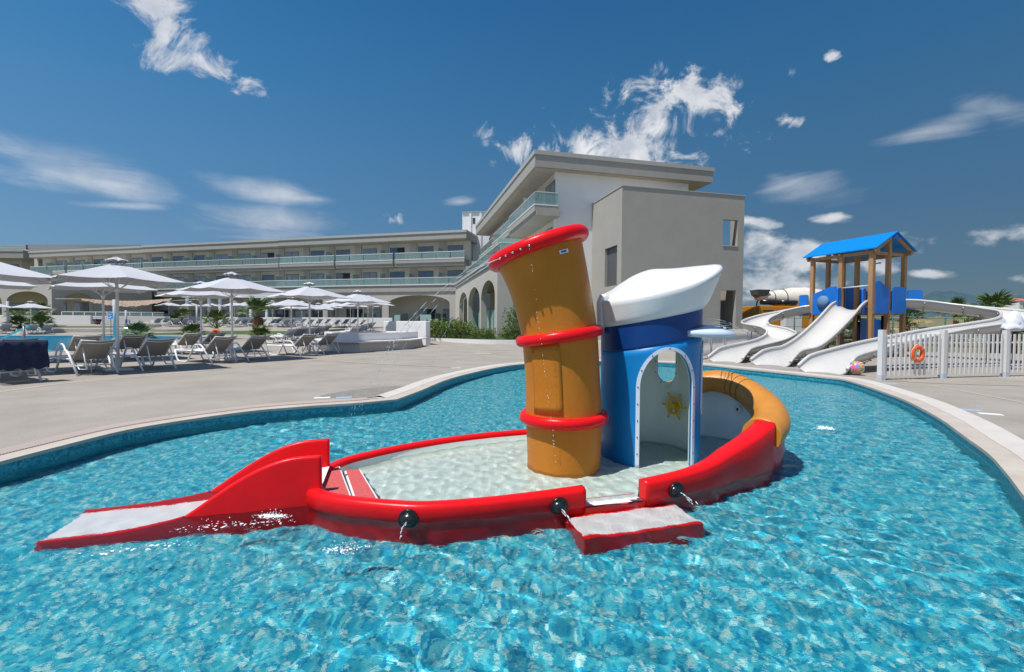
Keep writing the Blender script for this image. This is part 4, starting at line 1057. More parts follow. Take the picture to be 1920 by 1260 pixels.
bp_ = D(1721, 663.5, 11.02); buoy((bp_.x, bp_.y, bp_.z), math.atan2(.48, 1.92), .165, 'orange lifebuoy with white rope on the near white fence')
# beach ball
bb = P(1616.5, 705, 0); ball = empty('beach_ball', (bb.x, bb.y+.22, 0), .4, 'multicoloured patterned beach ball beside the first fence post', 'ball')
def ballmat():
    m = bpy.data.materials.new('ball_pattern'); m.use_nodes = True; nt = m.node_tree; N = nt.nodes; L = nt.links; b = N['Principled BSDF']
    tc = N.new('ShaderNodeTexCoord'); v = N.new('ShaderNodeTexVoronoi'); v.inputs['Scale'].default_value = 12; L.new(tc.outputs['Object'], v.inputs['Vector'])
    wn = N.new('ShaderNodeTexWhiteNoise'); wn.noise_dimensions = '3D'; L.new(v.outputs['Position'], wn.inputs['Vector'])
    rp = N.new('ShaderNodeValToRGB'); rp.color_ramp.interpolation = 'CONSTANT'; cs = [(.7, .05, .08), (.8, .7, .6), (.05, .35, .12), (.75, .3, .02), (.1, .2, .55), (.8, .72, .1), (.6, .05, .3)]; e = rp.color_ramp.elements
    while len(e) < len(cs): e.new(.5)
    for i, c in enumerate(cs): e[i].position = i/len(cs); e[i].color = (*c, 1)
    L.new(wn.outputs['Value'], rp.inputs[0])
    mt = N.new('ShaderNodeMath'); mt.operation = 'FRACT'; mm = N.new('ShaderNodeMath'); mm.operation = 'MULTIPLY'; mm.inputs[1].default_value = 5.5; L.new(v.outputs['Distance'], mm.inputs[0]); L.new(mm.outputs[0], mt.inputs[0])
    gt = N.new('ShaderNodeMath'); gt.operation = 'GREATER_THAN'; gt.inputs[1].default_value = .84; L.new(mt.outputs[0], gt.inputs[0])
    mx = N.new('ShaderNodeMix'); mx.data_type = 'RGBA'; L.new(gt.outputs[0], mx.inputs[0]); L.new(rp.outputs[0], mx.inputs[6]); mx.inputs[7].default_value = (.8, .65, .5, 1)
    L.new(mx.outputs[2], b.inputs['Base Color']); b.inputs['Roughness'].default_value = .25; return m
mb = MB(); mb.ball((0, 0, .185), .185, 24, 16); mb.build('ball_skin', ballmat(), ball)
mb = MB(); mb.tube([(0, -.11, .32), (0, -.13, .345)], .015, 8); mb.build('valve', M_hat, ball)
# skimmer and marker plates let into the deck
for i, (px, py, lb, m) in enumerate([(1818, 769, 'pale blue marker tile in the deck beside the right kerb', 'b'), (1857, 776.5, 'white cover plate in the deck near the right edge of the photograph', 'w'), (1668, 719.5, 'small pale blue marker tile by the first fence post', 'b'), (1690, 714.8, 'small dark drain cover beside the near fence', 'd'),
        (645, 745.6, 'bluish marker tile by the wet patch left of the pool kink', 'b'), (604, 746, 'white cover plate at the left end of the wet patch', 'w'), (838, 696.8, 'pale blue marker tile behind the pool kink', 'b'), (855, 690, 'white cover plate farther along the back kerb', 'w'), (905, 663.5, 'square inspection cover in the deck behind the funnel', 's')]):
    p = P(px, py, 0); mb = MB(); w_, h_ = (.13, .065) if m != 's' else (.35, .3); mb.box((-w_, -h_, -.01), (w_, h_, .006+(.004 if m == 's' else 0))); 
    o = mb.build('marker_tile' if m == 'b' else 'cover_plate', {'b': mat('marker_blue', (.30, .48, .68), .4), 'w': mat('plate_pale', (.78, .78, .76), .4), 'd': mat('drain_dark', (.12, .11, .10), .6), 's': M_joint}[m]); o.location = p; o.rotation_euler = (0, 0, -.5 if px > 1200 else .3)
    tag(o, lb, 'marker tile' if m == 'b' else 'cover plate')
# bundled white towel/parasol behind the fence, right
tp = Vector((15.0, 13.6, 0)); wt = empty('bagged_parasol', tp, 0, 'crumpled white plastic bag on a dark stand behind the far fence post', 'bag')
mb = MB(); mb.tube([(0, 0, 0), (0, 0, 1.15)], .03, 8); mb.box((-.35, -.05, 1.12), (.35, .05, 1.2)); mb.build('stand', M_black, wt)
mb = MB(); n = 16; rr = []
for i in range(9):
    z = 1.18+i*.07; rad = [.30, .32, .28, .25, .24, .2, .17, .12, .04][i]; rr.append([Vector((rad*math.cos(2*math.pi*k/n)*(1+.18*math.sin(k*2.7+i)), .6*rad*math.sin(2*math.pi*k/n)*(1+.15*math.sin(k*3.1+i*2)), z+.03*math.sin(k*1.9))) for k in range(n)])
mb.loft(rr, True, True, True); mb.build('bag', mat('white_bag', (.75, .77, .82), .3, bump=.6, bscale=12), wt)

# ================================================================== CONCRETE MIXER behind the slides
M_or = mat('orange_paint', (.62, .24, .01), .45, var=.08, vscale=4)
mixer = empty('mixer_truck', (18.2, 35.0, .0), math.atan2(.12, 1), 'orange machine with a white mixer drum parked behind the slides', 'mixer truck')
def mbx(nm, a, b, m, par=mixer, bev=0, label=None):
    mb = MB(); mb.box(a, b); o = mb.build(nm, m, par, bevel=bev)
    if label: o['label'] = label
    return o
body = mbx('body', (.05, -1.1, .9), (6.2, 1.1, 2.72), M_or, bev=.04)
for x0, x1 in ((.35, 1.25), (1.45, 2.6)): mbx('vent', (x0, -1.12, 2.33), (x1, -1.105, 2.40), M_black, body)
for x0, x1 in ((3.15, 4.05),): mbx('grille', (x0, -1.12, 2.25), (x1, -1.105, 2.68), M_black, body)
for k in range(6): 
    mb = MB(); x = .45+k*.33; z = 1.95+.08*(k % 3); mb.prism([(x, z), (x+.14, z-.03), (x+.19, z+.10), (x+.07, z+.16), (x-.02, z+.08)], 0, .012); o = mb.build('dark_marking', M_black, body); o.rotation_euler = (R(90), 0, 0); o.location = (0, -1.105, 0)
mb = MB(); prof_ = [(-1.0, .30), (-.6, .34), (.0, .48), (.8, .66), (1.9, .92), (3.0, 1.02), (4.2, .95), (5.3, .62), (5.6, .2)]
rr = [[Vector((1.6+x, r_*math.cos(2*math.pi*k/28), 3.05+(.34-.10*x*.6)+r_*math.sin(2*math.pi*k/28))) for k in range(28)] for x, r_ in prof_]
mb.loft(rr, True, True, True); drum = mb.build('drum', mat('drum_white', (.70, .64, .55), .5, var=.06, vscale=2, bump=.1, bscale=3), mixer)
for x, r_ in ((.2, .53), (1.05, .74)):
    mb = MB(); mb.tube([(1.6+x, r_*math.cos(t), 3.05+(.34-.06*x)+r_*math.sin(t)) for t in [2*math.pi*k/28 for k in range(28)]], .03, 6, closed=True); mb.build('drum_ring', M_black, drum)
mb = MB(); mb.tube([(.35, -.9, 3.0), (1.9, -.9, 3.0)], .19, 16); mb.tube([(1.9, -.9, 3.0), (3.2, -.9, 3.0)], .17, 16); mb.build('exhaust_cylinder', M_black, mixer)
mb = MB(); rr = [[Vector((.85+a*s, b*s, z)) for a, b in ((-1, -1), (1, -1), (1, 1), (-1, 1))] for z, s in ((3.35, .22), (3.6, .42), (3.95, .5), (3.98, .5))]; mb.loft(rr, True, False, True, smooth=False); mb.build('hopper', mat('hopper_grey', (.13, .14, .14), .7, var=.3, vscale=5), mixer)
mb = MB(); mb.tube([(.1, -.7, 2.7), (.08, -.8, 3.0), (.15, -.9, 3.25)], .05, 8); mb.build('pipe', M_black, mixer)
for x in (.9, 2.2, 4.8):
    for y in (-1.0, 1.0):
        mb = MB(); mb.tube([(x, y-.15, .5), (x, y+.15, .5)], .5, 20); w_ = mb.build('wheel', M_black, mixer)
mbx('chassis', (.1, -.5, .6), (6.3, .5, .95), M_black)
wv = empty('white_cabinet', (18.9, 31.5, .0), .1, 'white cabinet with dark slats in front of the orange machine', 'cabinet'); mb = MB(); mb.box((0, 0, .0), (1.25, .5, 2.32)); mb.build('cabinet_box', M_fw, wv, bevel=.03); mb = MB(); mb.box((1.05, -.02, 1.9), (1.1, -.002, 2.3)); mb.build('slat', M_black, wv)

# far right: chain link fence, house, scrub
M_green = mat('green_wire', (.02, .07, .045), .6)
gf = empty('mesh_fence', (14, 27, 0), 0, 'dark green wire mesh fence beyond the slides', 'fence')
for k in range(16):
    x = 14+k*2.4; y = 27-k*.55; mb = MB(); mb.tube([(x, y, -.3), (x, y, 1.75)], .035, 6); mb.build('post', M_green, gf, world=True)
for z in (1.7, 1.2, .7, .2):
    mb = MB(); mb.tube([(14, 27, z), (50, 27-15*.55, z)], .012, 4); mb.build('wire', M_green, gf, world=True)
def far_house(px, py, d, w, h, lab):
    p = D(px, py, d); t = empty('far_house', (p.x, d, p.z), .2, lab, 'house'); mb = MB(); mb.box((0, 0, -4), (w, w*.7, h)); mb.build('wall', M_white, t)
    mb = MB(); rr = [[Vector((-.3, -.3, h)), Vector((w+.3, -.3, h)), Vector((w+.3, w*.7+.3, h)), Vector((-.3, w*.7+.3, h))], [Vector((w*.25, w*.35, h*1.3)), Vector((w*.75, w*.35, h*1.3)), Vector((w*.75, w*.36, h*1.3)), Vector((w*.25, w*.36, h*1.3))]]; mb.loft(rr, True, True, True, smooth=False); mb.build('roof', mat('clay_roof', (.42, .16, .09), .8, var=.15, vscale=3), t)
    mb = MB(); mb.box((w*.25, -.05, h*.35), (w*.45, .0, h*.75)); mb.build('window', M_black, t); mb = MB(); mb.box((w*.62, -.05, h*.35), (w*.8, 0, h*.75)); mb.build('window', M_black, t)
far_house(1911, 583, 190, 9, 4.2, 'small white house with clay roof on the far right hillside')
far_house(1560, 590, 420, 14, 5, 'tiny white house on the plain seen left of the tower posts')

# ================================================================== PLANTS
M_leaf = [mat('leaf_green', (.06, .12, .02), .55, c2=(.13, .22, .04), vscale=8), mat('leaf_yellow', (.22, .24, .03), .55, c2=(.36, .28, .05), vscale=8), mat('leaf_dark', (.025, .06, .02), .5, c2=(.05, .10, .03), vscale=8)]
M_palm = [mat('palm_frond', (.07, .12, .03), .5, c2=(.16, .22, .06), vscale=5), mat('palm_frond_dry', (.28, .22, .09), .7, c2=(.40, .30, .12), vscale=5)]
M_trunk = mat('palm_trunk', (.16, .07, .035), .9, c2=(.32, .16, .09), vscale=12, bump=.8, bscale=18)
def frond_mesh(L_, fan, nl=15, m=0, seed=0):
    """fan palm leaf: stalk plus folded leaflets spread like a hand"""
    rd = random.Random(seed); mb = MB(); mb.tube([(0, 0, 0), (L_*.35, 0, L_*.07), (L_*.62, 0, L_*.08)], [.018, .012, .01], 4)
    c = Vector((L_*.60, 0, L_*.08))
    for k in range(nl):
        a = R(-fan+2*fan*k/(nl-1)); ln = fan_l = L_*.52*(1-.22*abs(a)/R(fan))*rd.uniform(.85, 1.05); d = Vector((math.cos(a), math.sin(a), rd.uniform(-.05, .12))); s = Vector((-d.y, d.x, 0)).normalized(); w = ln*.055
        p1 = c+d*ln*.45+Vector((0, 0, .03)); p2 = c+d*ln*.8-Vector((0, 0, ln*.06)); p3 = c+d*ln-Vector((0, 0, ln*.22))
        mb.add([c, p1-s*w, p1+Vector((0, 0, w*.6)), p1+s*w, p2-s*w*.7, p2+s*w*.7, p3], [(0, 1, 2), (0, 2, 3), (1, 4, 2), (2, 4, 5), (2, 5, 3), (4, 6, 5)], False)
    return mb.mesh('frond', M_palm[m], recalc=False)
FR = [frond_mesh(1, 78, 17, 0, i) for i in range(3)]+[frond_mesh(1, 60, 13, 1, 9)]
rd_ = random.Random(11)
def palm(loc, H_, cr, nf, lab, name='fan_palm', tr=.16, grp=None, dry=.1, cat='palm', el0=-20, shag=0):
    t = empty(name, loc, random.random()*6, lab, cat, grp)
    if H_ > .15:
        mb = MB(); n = 12; rr = []; k = max(6, int(H_/.07))
        for i in range(k+1):
            z = H_*i/k; r_ = tr*(1.15-.3*i/k)*(1+.16*(i % 2)); rr.append([Vector((r_*math.cos(2*math.pi*j/n)*(1+.08*math.sin(j*3+i*2)), r_*math.sin(2*math.pi*j/n)*(1+.08*math.cos(j*2+i)), z)) for j in range(n)])
        mb.loft(rr, True, True, True, smooth=False); 
        for i in range(shag):
            a = rd_.uniform(0, 6.283); z = H_*rd_.uniform(.02, .98); q = tr*(1.45-.65*z/H_)*.9; d = Vector((math.cos(a), math.sin(a), 0)); s_ = Vector((-d.y, d.x, 0)); p = d*q*.8+Vector((0, 0, z)); l_ = rd_.uniform(.14, .3)
            mb.add([p-s_*.05, p+s_*.05, p+d*l_*.8+Vector((0, 0, l_*.9))+s_*.02, p+d*l_*.8+Vector((0, 0, l_*.9))-s_*.02], [(0, 1, 2, 3)])
        mb.build('trunk', M_trunk, t, recalc=not shag)
    for i in range(nf):
        me = FR[3] if random.random() < dry and i < nf*.4 else random.choice(FR[:3]); o = bpy.data.objects.new('frond', me); col.objects.link(o); o.parent = t
        u = i/nf; el = lerp(el0, 78, u**.85)+random.uniform(-8, 8); o.location = (0, 0, H_); o.rotation_euler = (random.uniform(-.3, .3), -R(el), R(i*137.5)); s = cr*random.uniform(.85, 1.1); o.scale = (s, s, s)
    return t
def leaf_clump(n, rx, rz, ls, mi, seed, flat=.3):
    rd = random.Random(seed); mb = MB()
    for i in range(n):
        a = rd.uniform(0, 6.283); q = rd.random()**.5; z = rd.uniform(.05, 1); w = math.sqrt(max(.05, 1-(z-.35)**2*1.6))*q
        bump_ = 1+.3*math.sin(a*3+seed)+.2*math.sin(a*5+z*7); p = Vector((rx*w*math.cos(a)*bump_, rx*w*math.sin(a)*bump_, rz*z*(1+.18*math.sin(a*4+seed*2))))
        d = Vector((math.cos(a)+rd.gauss(0, .5), math.sin(a)+rd.gauss(0, .5), rd.uniform(-.2, 1.2))).normalized(); s = d.cross(Vector((rd.gauss(0, 1), rd.gauss(0, 1), rd.gauss(0, 1)))).normalized(); L_ = ls*rd.uniform(.6, 1.2)
        mb.cur = 0 if rd.random() > .28 else (1 if rd.random() > .45 else 2)
        mb.add([p, p+d*L_*.5+s*L_*.17, p+d*L_, p+d*L_*.5-s*L_*.17], [(0, 1, 2, 3)])
    mb.cur = 0
    return mb.mesh('foliage', M_leaf, recalc=False)
BUSH = [leaf_clump(900, .62, .95, .15, 0, i) for i in range(4)]
def stems(r_, h_, n=6):
    mb = MB()
    for i in range(n):
        a = 6.28*i/n; mb.tube([(0, 0, 0), (r_*.3*math.cos(a), r_*.3*math.sin(a), h_*.4), (r_*.6*math.cos(a), r_*.6*math.sin(a), h_*.8)], [.015, .01, .005], 4)
    return mb.mesh('stem', mat('bark', (.12, .08, .05), .9, var=.2))
STEM = stems(.6, .95)
def bush(loc, s, lab, i, sz=1, name='oleander_bush', grp=None, cat='bush'):
    t = empty(name, loc, i*1.7, lab, cat, grp)
    for nm, me in (('foliage', BUSH[i % 4]), ('stem', STEM)):
        o = bpy.data.objects.new(nm, me); col.objects.link(o); o.parent = t; o.scale = (s, s, s*sz)
    return t
# palms on the right beyond the slides
RP = [(1700, 612, 26, 1.35, 1.3, 'dark fan palm seen below the right slide bend'), (1862, 606, 24, 1.75, 1.35, 'fan palm rising behind the right slide with fronds above its rim'), (1792, 606, 34, 2.05, 1.3, 'middle one of the small palm tops above the right slide'), (1812, 606, 40, 2.15, 1.2, 'small palm top right of the middle one above the slide rim'),
      (1640, 612, 30, .8, 1.1, 'low fan palm behind the tower posts'), (1905, 612, 26, .9, 1.0, 'low fan palm at the right frame edge behind the mesh fence'), (1598, 610, 33, .5, 1.1, 'low palm between the slide tower and the mixer')]
for px, py, d, hh, cr, lb in RP:
    p = D(px, 611, d); palm((p.x, d, -.2), hh+.2, cr, 24, lb, dry=.25)
for i in range(22):
    d = random.uniform(30, 75); px = random.uniform(1540, 1990); p = D(px, 611, d)
    bush((p.x, d, -.3), random.uniform(.7, 1.4), 'dark scrub bush on the rough ground beyond the slides', i, .8, 'scrub_bush', 'scrub bushes on the rough ground beyond the slides')
# ================================================================== HOTEL
M_wallw = mat('white_stucco', (.80, .79, .785), .85, var=.04, vscale=.8, bump=.12, bscale=25, det=8)
M_wallg = mat('warm_grey_stucco', (.355, .335, .30), .88, c2=(.40, .38, .34), vscale=.7, bump=.15, bscale=25, det=8)
M_wallb = mat('beige_stucco', (.46, .432, .385), .88, c2=(.51, .48, .43), vscale=.6, bump=.12, bscale=25, det=8)
M_fas = mat('fascia_grey', (.36, .345, .31), .8, var=.05, vscale=1.2, bump=.05)
M_cap = mat('roof_cap', (.42, .41, .38), .6, var=.04)
M_recess = mat('recess_wall', (.66, .605, .53), .85, var=.05, vscale=1)
M_slabw = mat('slab_edge_white', (.74, .73, .71), .6)
M_soff = mat('soffit_boards', (.42, .38, .32), .85, var=.1, vscale=2, streak=.1)
M_frame = mat('dark_window_frame', (.10, .105, .11), .4)
M_pane = mat('window_glass', (.055, .09, .12), .04, spec=1.0, var=.2, vscale=.7, coat=.5)
M_curt = mat('curtained_glass', (.22, .26, .29), .12, spec=.9, var=.25, vscale=4, coat=.5)
M_dark = mat('dark_doorway', (.025, .025, .025), .6)
M_rail = mat('rail_white', (.80, .80, .80), .35)
M_gl = glassy('green_glass', (.72, .90, .86), .66, .03, (.46, .62, .60))
M_fr = glassy('frosted_glass', (.6, .8, .74), .25, .25, (.44, .64, .58))
def B(nm, a, b, m, par, bev=0, label=None, kind=None):
    mb = MB(); mb.box(a, b); o = mb.build(nm, m, par, bevel=bev)
    if label: o['label'] = label
    return o
def window(par, s0, s1, o_, z0, z1, curtain=False, n=2, nm='window', side=1, open_=False):
    """glazed door in the plane y = o_ of its building, facing +y"""
    w = B(nm, (s0, o_, z0), (s1, o_+.05*side, z1), M_frame, par); t = .06
    for k in range(n):
        a = lerp(s0, s1, k/n)+t*.7; b = lerp(s0, s1, (k+1)/n)-t*.7
        B('pane', (a, o_+.05*side, z0+t), (b, o_+.062*side, z1-t), M_dark if (open_ and k == 0) else (M_curt if curtain else M_pane), w)
    return w
def arch_wall(par, s0, s1, o0, o1, z0, z1, ops, m, nm='wall', seg=14, axis='s'):
    """wall running along s from s0 to s1 between o0 and o1; ops = (a, b, zspring, ztop[, zbottom])"""
    mb = MB(); cur = s0
    def bx(a, b, za, zb):
        if axis == 's': mb.box((a, o0, za), (b, o1, zb))
        else: mb.box((o0, a, za), (o1, b, zb))
    for op in sorted(ops):
        a, b, zs, zt = op[:4]; zb = op[4] if len(op) > 4 else z0
        if a > cur: bx(cur, a, z0, z1)
        if zb > z0: bx(a, b, z0, zb)
        def zf(u): return zs+(zt-zs)*math.sqrt(max(0, 1-(2*u-1)**2)) if zt > zs else zs
        for k in range(seg if zt > zs else 1):
            n_ = seg if zt > zs else 1
            ua = .5-.5*math.cos(math.pi*k/n_); ub = .5-.5*math.cos(math.pi*(k+1)/n_)
            xa, xb = lerp(a, b, ua), lerp(a, b, ub); za, zb_ = zf(ua), zf(ub)
            P8 = []
            for x, z in ((xa, za), (xb, zb_), (xb, z1), (xa, z1)):
                for o in (o0, o1): P8.append(Vector((x, o, z)) if axis == 's' else Vector((o, x, z)))
            mb.add(P8, [(0, 2, 4, 6), (1, 3, 5, 7), (0, 1, 3, 2), (4, 5, 7, 6)])
        cur = b
    if cur < s1: bx(cur, s1, z0, z1)
    return mb.build(nm, m, par)
# ---- right wing: local x runs away along the facade, local y points out to the pool side (left)
RW = empty('hotel_wing', (1.52, 32.0, 0), math.atan2(.971, -.238), 'three storey grey and white hotel wing with overhanging roof, balconies and arcade behind the funnel', 'hotel building')
LR = 25.6; IN = -1.77
B('roof', (0, -14.3, 12.24), (LR, 0, 13.08), M_fas, RW, label='deep grey roof slab with overhanging eaves'); rc = B('roof_cap', (-.06, -14.42, 13.08), (LR, .07, 13.37), M_cap, RW)
B('soffit', (.12, -14.1, 12.20), (LR, -.12, 12.238), M_soff, RW)
B('end_wall', (.62, -12.6, .4), (.95, IN+.02, 12.20), M_wallw, RW, label='white rendered end wall facing the pool')
B('facade_wall', (.97, IN-.3, .4), (LR, IN, 12.2), M_recess, RW)
B('core_wall', (12, -12.4, .4), (12.3, IN-.32, 12.2), M_recess, RW)
B('back_wall', (.97, -12.55, .4), (LR, -12.3, 12.2), M_wallw, RW)
B('floor_slab', (.97, -12.3, 9.0), (LR, IN-.3, 9.6), M_recess, RW)
B('downlight', (2.2, -13.6, 12.12), (2.5, -13.3, 12.2), M_slabw, RW)
# projecting block
N0 = (-2.2, -5.94)   # local corner estimate filled below
Mi = MW[RW.name].inverted(); nl = Mi @ Vector((6.95, 29.15, 0)); fr_ = Mi @ Vector((15.85, 31.25, 0))
bs0, bo0, bo1 = nl.x, nl.y, fr_.y; BT = 10.12
blk = empty('stair_block', (6.95, 29.15, 0), math.atan2(.971, -.238), 'plain warm grey flat roofed block with square window opening attached to the hotel end', 'building')
bw_ = bo1-bo0
arch_wall(blk, bw_, 0, 0, 0, 0, 0, [], M_wallg) if False else None
front = arch_wall(blk, bw_, 0, 0, .3, -.3, BT, sorted([(-7.83, -6.93, 5.0, 5.0, -.3), ]) and [], M_wallg) if False else None
def px_o(px, s=0.0):
    """local y on the block front for a picture column"""
    best = min((abs((960+FP*(MW[blk.name] @ Vector((s, o/50, 0))).x/(MW[blk.name] @ Vector((s, o/50, 0))).y)-px), o/50) for o in range(-500, 1)); return best[1]
def z_at(py, o, s=0.0):
    w = MW[blk.name] @ Vector((s, o, 0)); return D(960+FP*w.x/w.y, py, w.y).z
oa, ob = px_o(1379.5), px_o(1351.5); da, db = px_o(1378.5), px_o(1350)
arch_ops_o = [(oa, ob, z_at(413, oa), z_at(413, oa), z_at(461, oa))]
zt_d = z_at(544.5, da)
def hole_wall(par, y0, y1, x0, x1, z0, z1, holes, m, nm='wall'):
    """wall in the y-z plane with rectangular holes (ya, yb, za, zb), not overlapping in z"""
    mb = MB(); zc = z0
    for ya, yb, za, zb in sorted(holes, key=lambda h: h[2]):
        if za > zc: mb.box((x0, y0, zc), (x1, y1, za))
        mb.box((x0, y0, za), (x1, ya, zb)); mb.box((x0, yb, za), (x1, y1, zb)); zc = zb
    mb.box((x0, y0, zc), (x1, y1, z1)); return mb.build(nm, m, par)
wz0, wz1 = z_at(461, oa), z_at(413, oa)
hole_wall(blk, bw_, 0, 0, .28, -.3, BT-.06, [(da, db, -.2, zt_d), (oa, ob, wz0, wz1)], M_wallg).__setitem__('label', 'front wall with a square opening high up and a tall doorway below')
# side walls
def z_side(py, s):
    w = MW[blk.name] @ Vector((s, 0, 0)); return D(960+FP*w.x/w.y, py, w.y).z
def px_s(px):
    best = min((abs((960+FP*(MW[blk.name] @ Vector((s/50, 0, 0))).x/(MW[blk.name] @ Vector((s/50, 0, 0))).y)-px), s/50) for s in range(0, 200)); return best[1]
s_a, s_b = px_s(1155), px_s(1132.5); SD = .62-nl.x
zt_s = z_side(463, (s_a+s_b)/2)
arch_wall(blk, .28, SD, -.28, 0, -.3, BT-.06, [(s_a, s_b, zt_s, zt_s, z_side(526, s_a)-.3)], M_wallg, nm='side_wall')
hole_wall(blk, bw_+.28, -.3, SD-.25, SD-.02, -.3, BT-.06, [], M_wallg, 'inner_wall') if False else None
M_x = MB(); M_x.box((.28, bw_, -.3), (SD, bw_+.28, wz0-.6)); M_x.box((.28, bw_, wz0-.6), (1.0, bw_+.28, BT-.06)); M_x.build('far_side_wall', M_wallg, blk)
B('roof_slab', (.3, bw_+3.2, BT-.35), (SD, -.3, BT-.1), M_wallg, blk)
mb = MB(); mb.box((-.04, bw_-.04, BT-.06), (.32, .04, BT)); mb.box((.32, -.32, BT-.06), (SD, .04, BT)); mb.box((.32, bw_-.04, BT-.06), (SD, bw_+.32, BT)); mb.build('coping', M_cap, blk)
B('door', (s_a+.25, -.22, z_side(526, s_a)-.3), (s_b-.05, -.18, zt_s-.05), M_frame, blk, label='dark door in the side opening')
B('landing_wall', (2.2, bw_+2.4, -.3), (2.35, bw_+.3, wz0-.4), M_wallg, blk)
mb = MB(); mb.box((-.04, oa-.0, wz0-.07), (.02, ob+.0, wz0-.002)); mb.build('sill', M_cap, blk)
# balconies on the second floor: three groups stepping back a little
gs = [(0, 8.05, 0), (8.35, 16.3, -.25), (16.6, LR, -.5)]
for i, (a, b, o) in enumerate(gs):
    B('balcony_slab', (a, IN, 9.17), (b, o, 9.58), M_fas, RW); B('balcony_edge', (a-.02, IN, 9.58), (b, o+.03, 9.66), M_slabw, RW)
    B('balcony_ledge', (a-.1+.02, IN-.12 if i == 0 else IN, 8.87), (b, o-.12, 9.17), M_fas, RW)
    n = max(2, round((b-a)/2.0))
    for k in range(n):
        B('glass_panel', (lerp(a, b, k/n)+.04, o-.09, 9.66), (lerp(a, b, (k+1)/n)-.02, o-.075, 10.50), M_gl, RW)
    B('handrail', (a+.03, o-.105, 10.50), (b, o-.06, 10.54), M_rail, RW)
    for k in (1, ) if i else (1, ): 
        B('privacy_screen', (lerp(a, b, .5), IN+.02, 9.66), (lerp(a, b, .5)+.03, o-.3, 11.15), M_fr, RW)
    for k in range(2):
        a_ = lerp(a, b, k/2)+.7; window(RW, a_, a_+2.2, IN, 9.66, 11.7, curtain=k == 0)
B('glass_panel', (.06, IN+.05, 9.66), (.075, -.12, 10.50), M_gl, RW); B('handrail', (.04, IN+.05, 10.50), (.09, -.06, 10.54), M_rail, RW)
# arcade terrace below
AO = 2.5; A0 = .6; ZB = .35
B('terrace_cornice', (A0-.12, IN-1.5, 5.62), (LR, AO+.12, 5.88), M_cap, RW); B('terrace_cornice', (A0-.2, IN-1.5, 5.88), (LR, AO+.2, 6.10), M_cap, RW)
B('terrace_fascia', (A0, IN-1.5, 5.2), (LR, AO, 5.62), M_wallb, RW); 
B('terrace_edge', (A0+.1, IN, 6.1), (LR, AO-.1, 6.18), M_slabw, RW)
arch_wall(RW, A0, LR, AO-.45, AO, ZB, 5.2, [(1.45, 7.2, 3.3, 4.62), (7.9, 14.7, 3.1, 4.62), (15.4, 21.8, 3.1, 4.62)], M_wallb, nm='arcade_wall')
arch_wall(RW, IN-1.5, AO-.451, A0, A0+.45, ZB, 5.2, [(IN-1.1, AO-1.15, 4.0, 4.55)], M_wallb, nm='arcade_end_wall', axis='o')
B('arcade_ceiling', (A0+.45, IN-1.5, 5.05), (LR, AO-.46, 5.19), M_soff, RW)
B('arcade_back_wall', (A0+.45, IN-1.8, ZB), (LR, IN-1.5, 5.05), M_recess, RW)
for k in range(5):
    a_ = 1.4+k*4.6; window(RW, a_, a_+2.2, IN-1.5, ZB+.3, 3.2, curtain=k % 2 == 1); B('privacy_screen', (a_+3.1, IN-1.45, ZB), (a_+3.13, AO-1.0, 2.6), M_fr, RW)
for k in range(8): B('terrace_screen', (1.9+k*1.5, AO-.9, ZB), (3.2+k*1.5, AO-.88, 2.45), M_fr, RW)
for k in range(9):
    a_, b_ = A0+.25+k*2.75, A0+.25+(k+1)*2.75-.05
    B('glass_panel', (a_, AO-.26, 6.18), (min(b_, LR), AO-.245, 6.98), M_gl, RW)
B('handrail', (A0+.25, AO-.28, 6.98), (LR, AO-.23, 7.02), M_rail, RW)
for k in range(3): B('glass_panel', (A0+.25, lerp(IN-1.5, AO-.28, k/3)+.03, 6.18), (A0+.265, lerp(IN-1.5, AO-.28, (k+1)/3)-.03, 6.98), M_gl, RW)
B('handrail', (A0+.235, IN-1.5, 6.98), (A0+.28, AO-.26, 7.02), M_rail, RW)
for k in range(5): B('privacy_screen', (3.2+k*4.4, IN+.02, 6.18), (3.23+k*4.4, AO-.6, 7.75), M_fr, RW)
for k in range(6):
    a_ = 1.3+k*4.0; window(RW, a_, a_+2.2, IN, 6.18, 8.4, curtain=k % 2 == 0)

# ---- long wing
LW = empty('hotel_wing', (-6.6, 59.6, 0), math.atan2(.249, -.969), 'long low hotel wing with rows of glass balconies running left across the background', 'hotel building')
LL = 81; LI = -1.75; GB = .85
def t_of(px, o=0.0):
    w0 = MW[LW.name]; return min((abs(960+FP*(w0 @ Vector((t/20, o, 0))).x/(w0 @ Vector((t/20, o, 0))).y-px), t/20) for t in range(-20, 1700))[1]
segs = [(-.6, t_of(523)-.0, 0), (t_of(523)+.05, t_of(265), -.28), (t_of(265)+.05, LL, -.56)]
for a, b, o in segs:
    B('roof', (a, -12, 12.35), (b, o, 13.12), M_fas, LW); B('roof_cap', (a-.05, -12, 13.12), (b+.05, o+.10, 13.42), M_cap, LW)
    B('soffit', (a+.05, LI, 12.29), (b-.05, o-.1, 12.348), M_soff, LW)
B('upper_wall', (-.5, LI-.4, 5.9), (LL-1.2, LI, 12.3), M_recess, LW); B('ground_wall', (0.0, -3.4, GB), (LL-1.2, -3.0, 6.0), M_recess, LW)
B('rear_block', (0, -12, GB), (LL, -3.5, 12.3), M_wallb, LW)
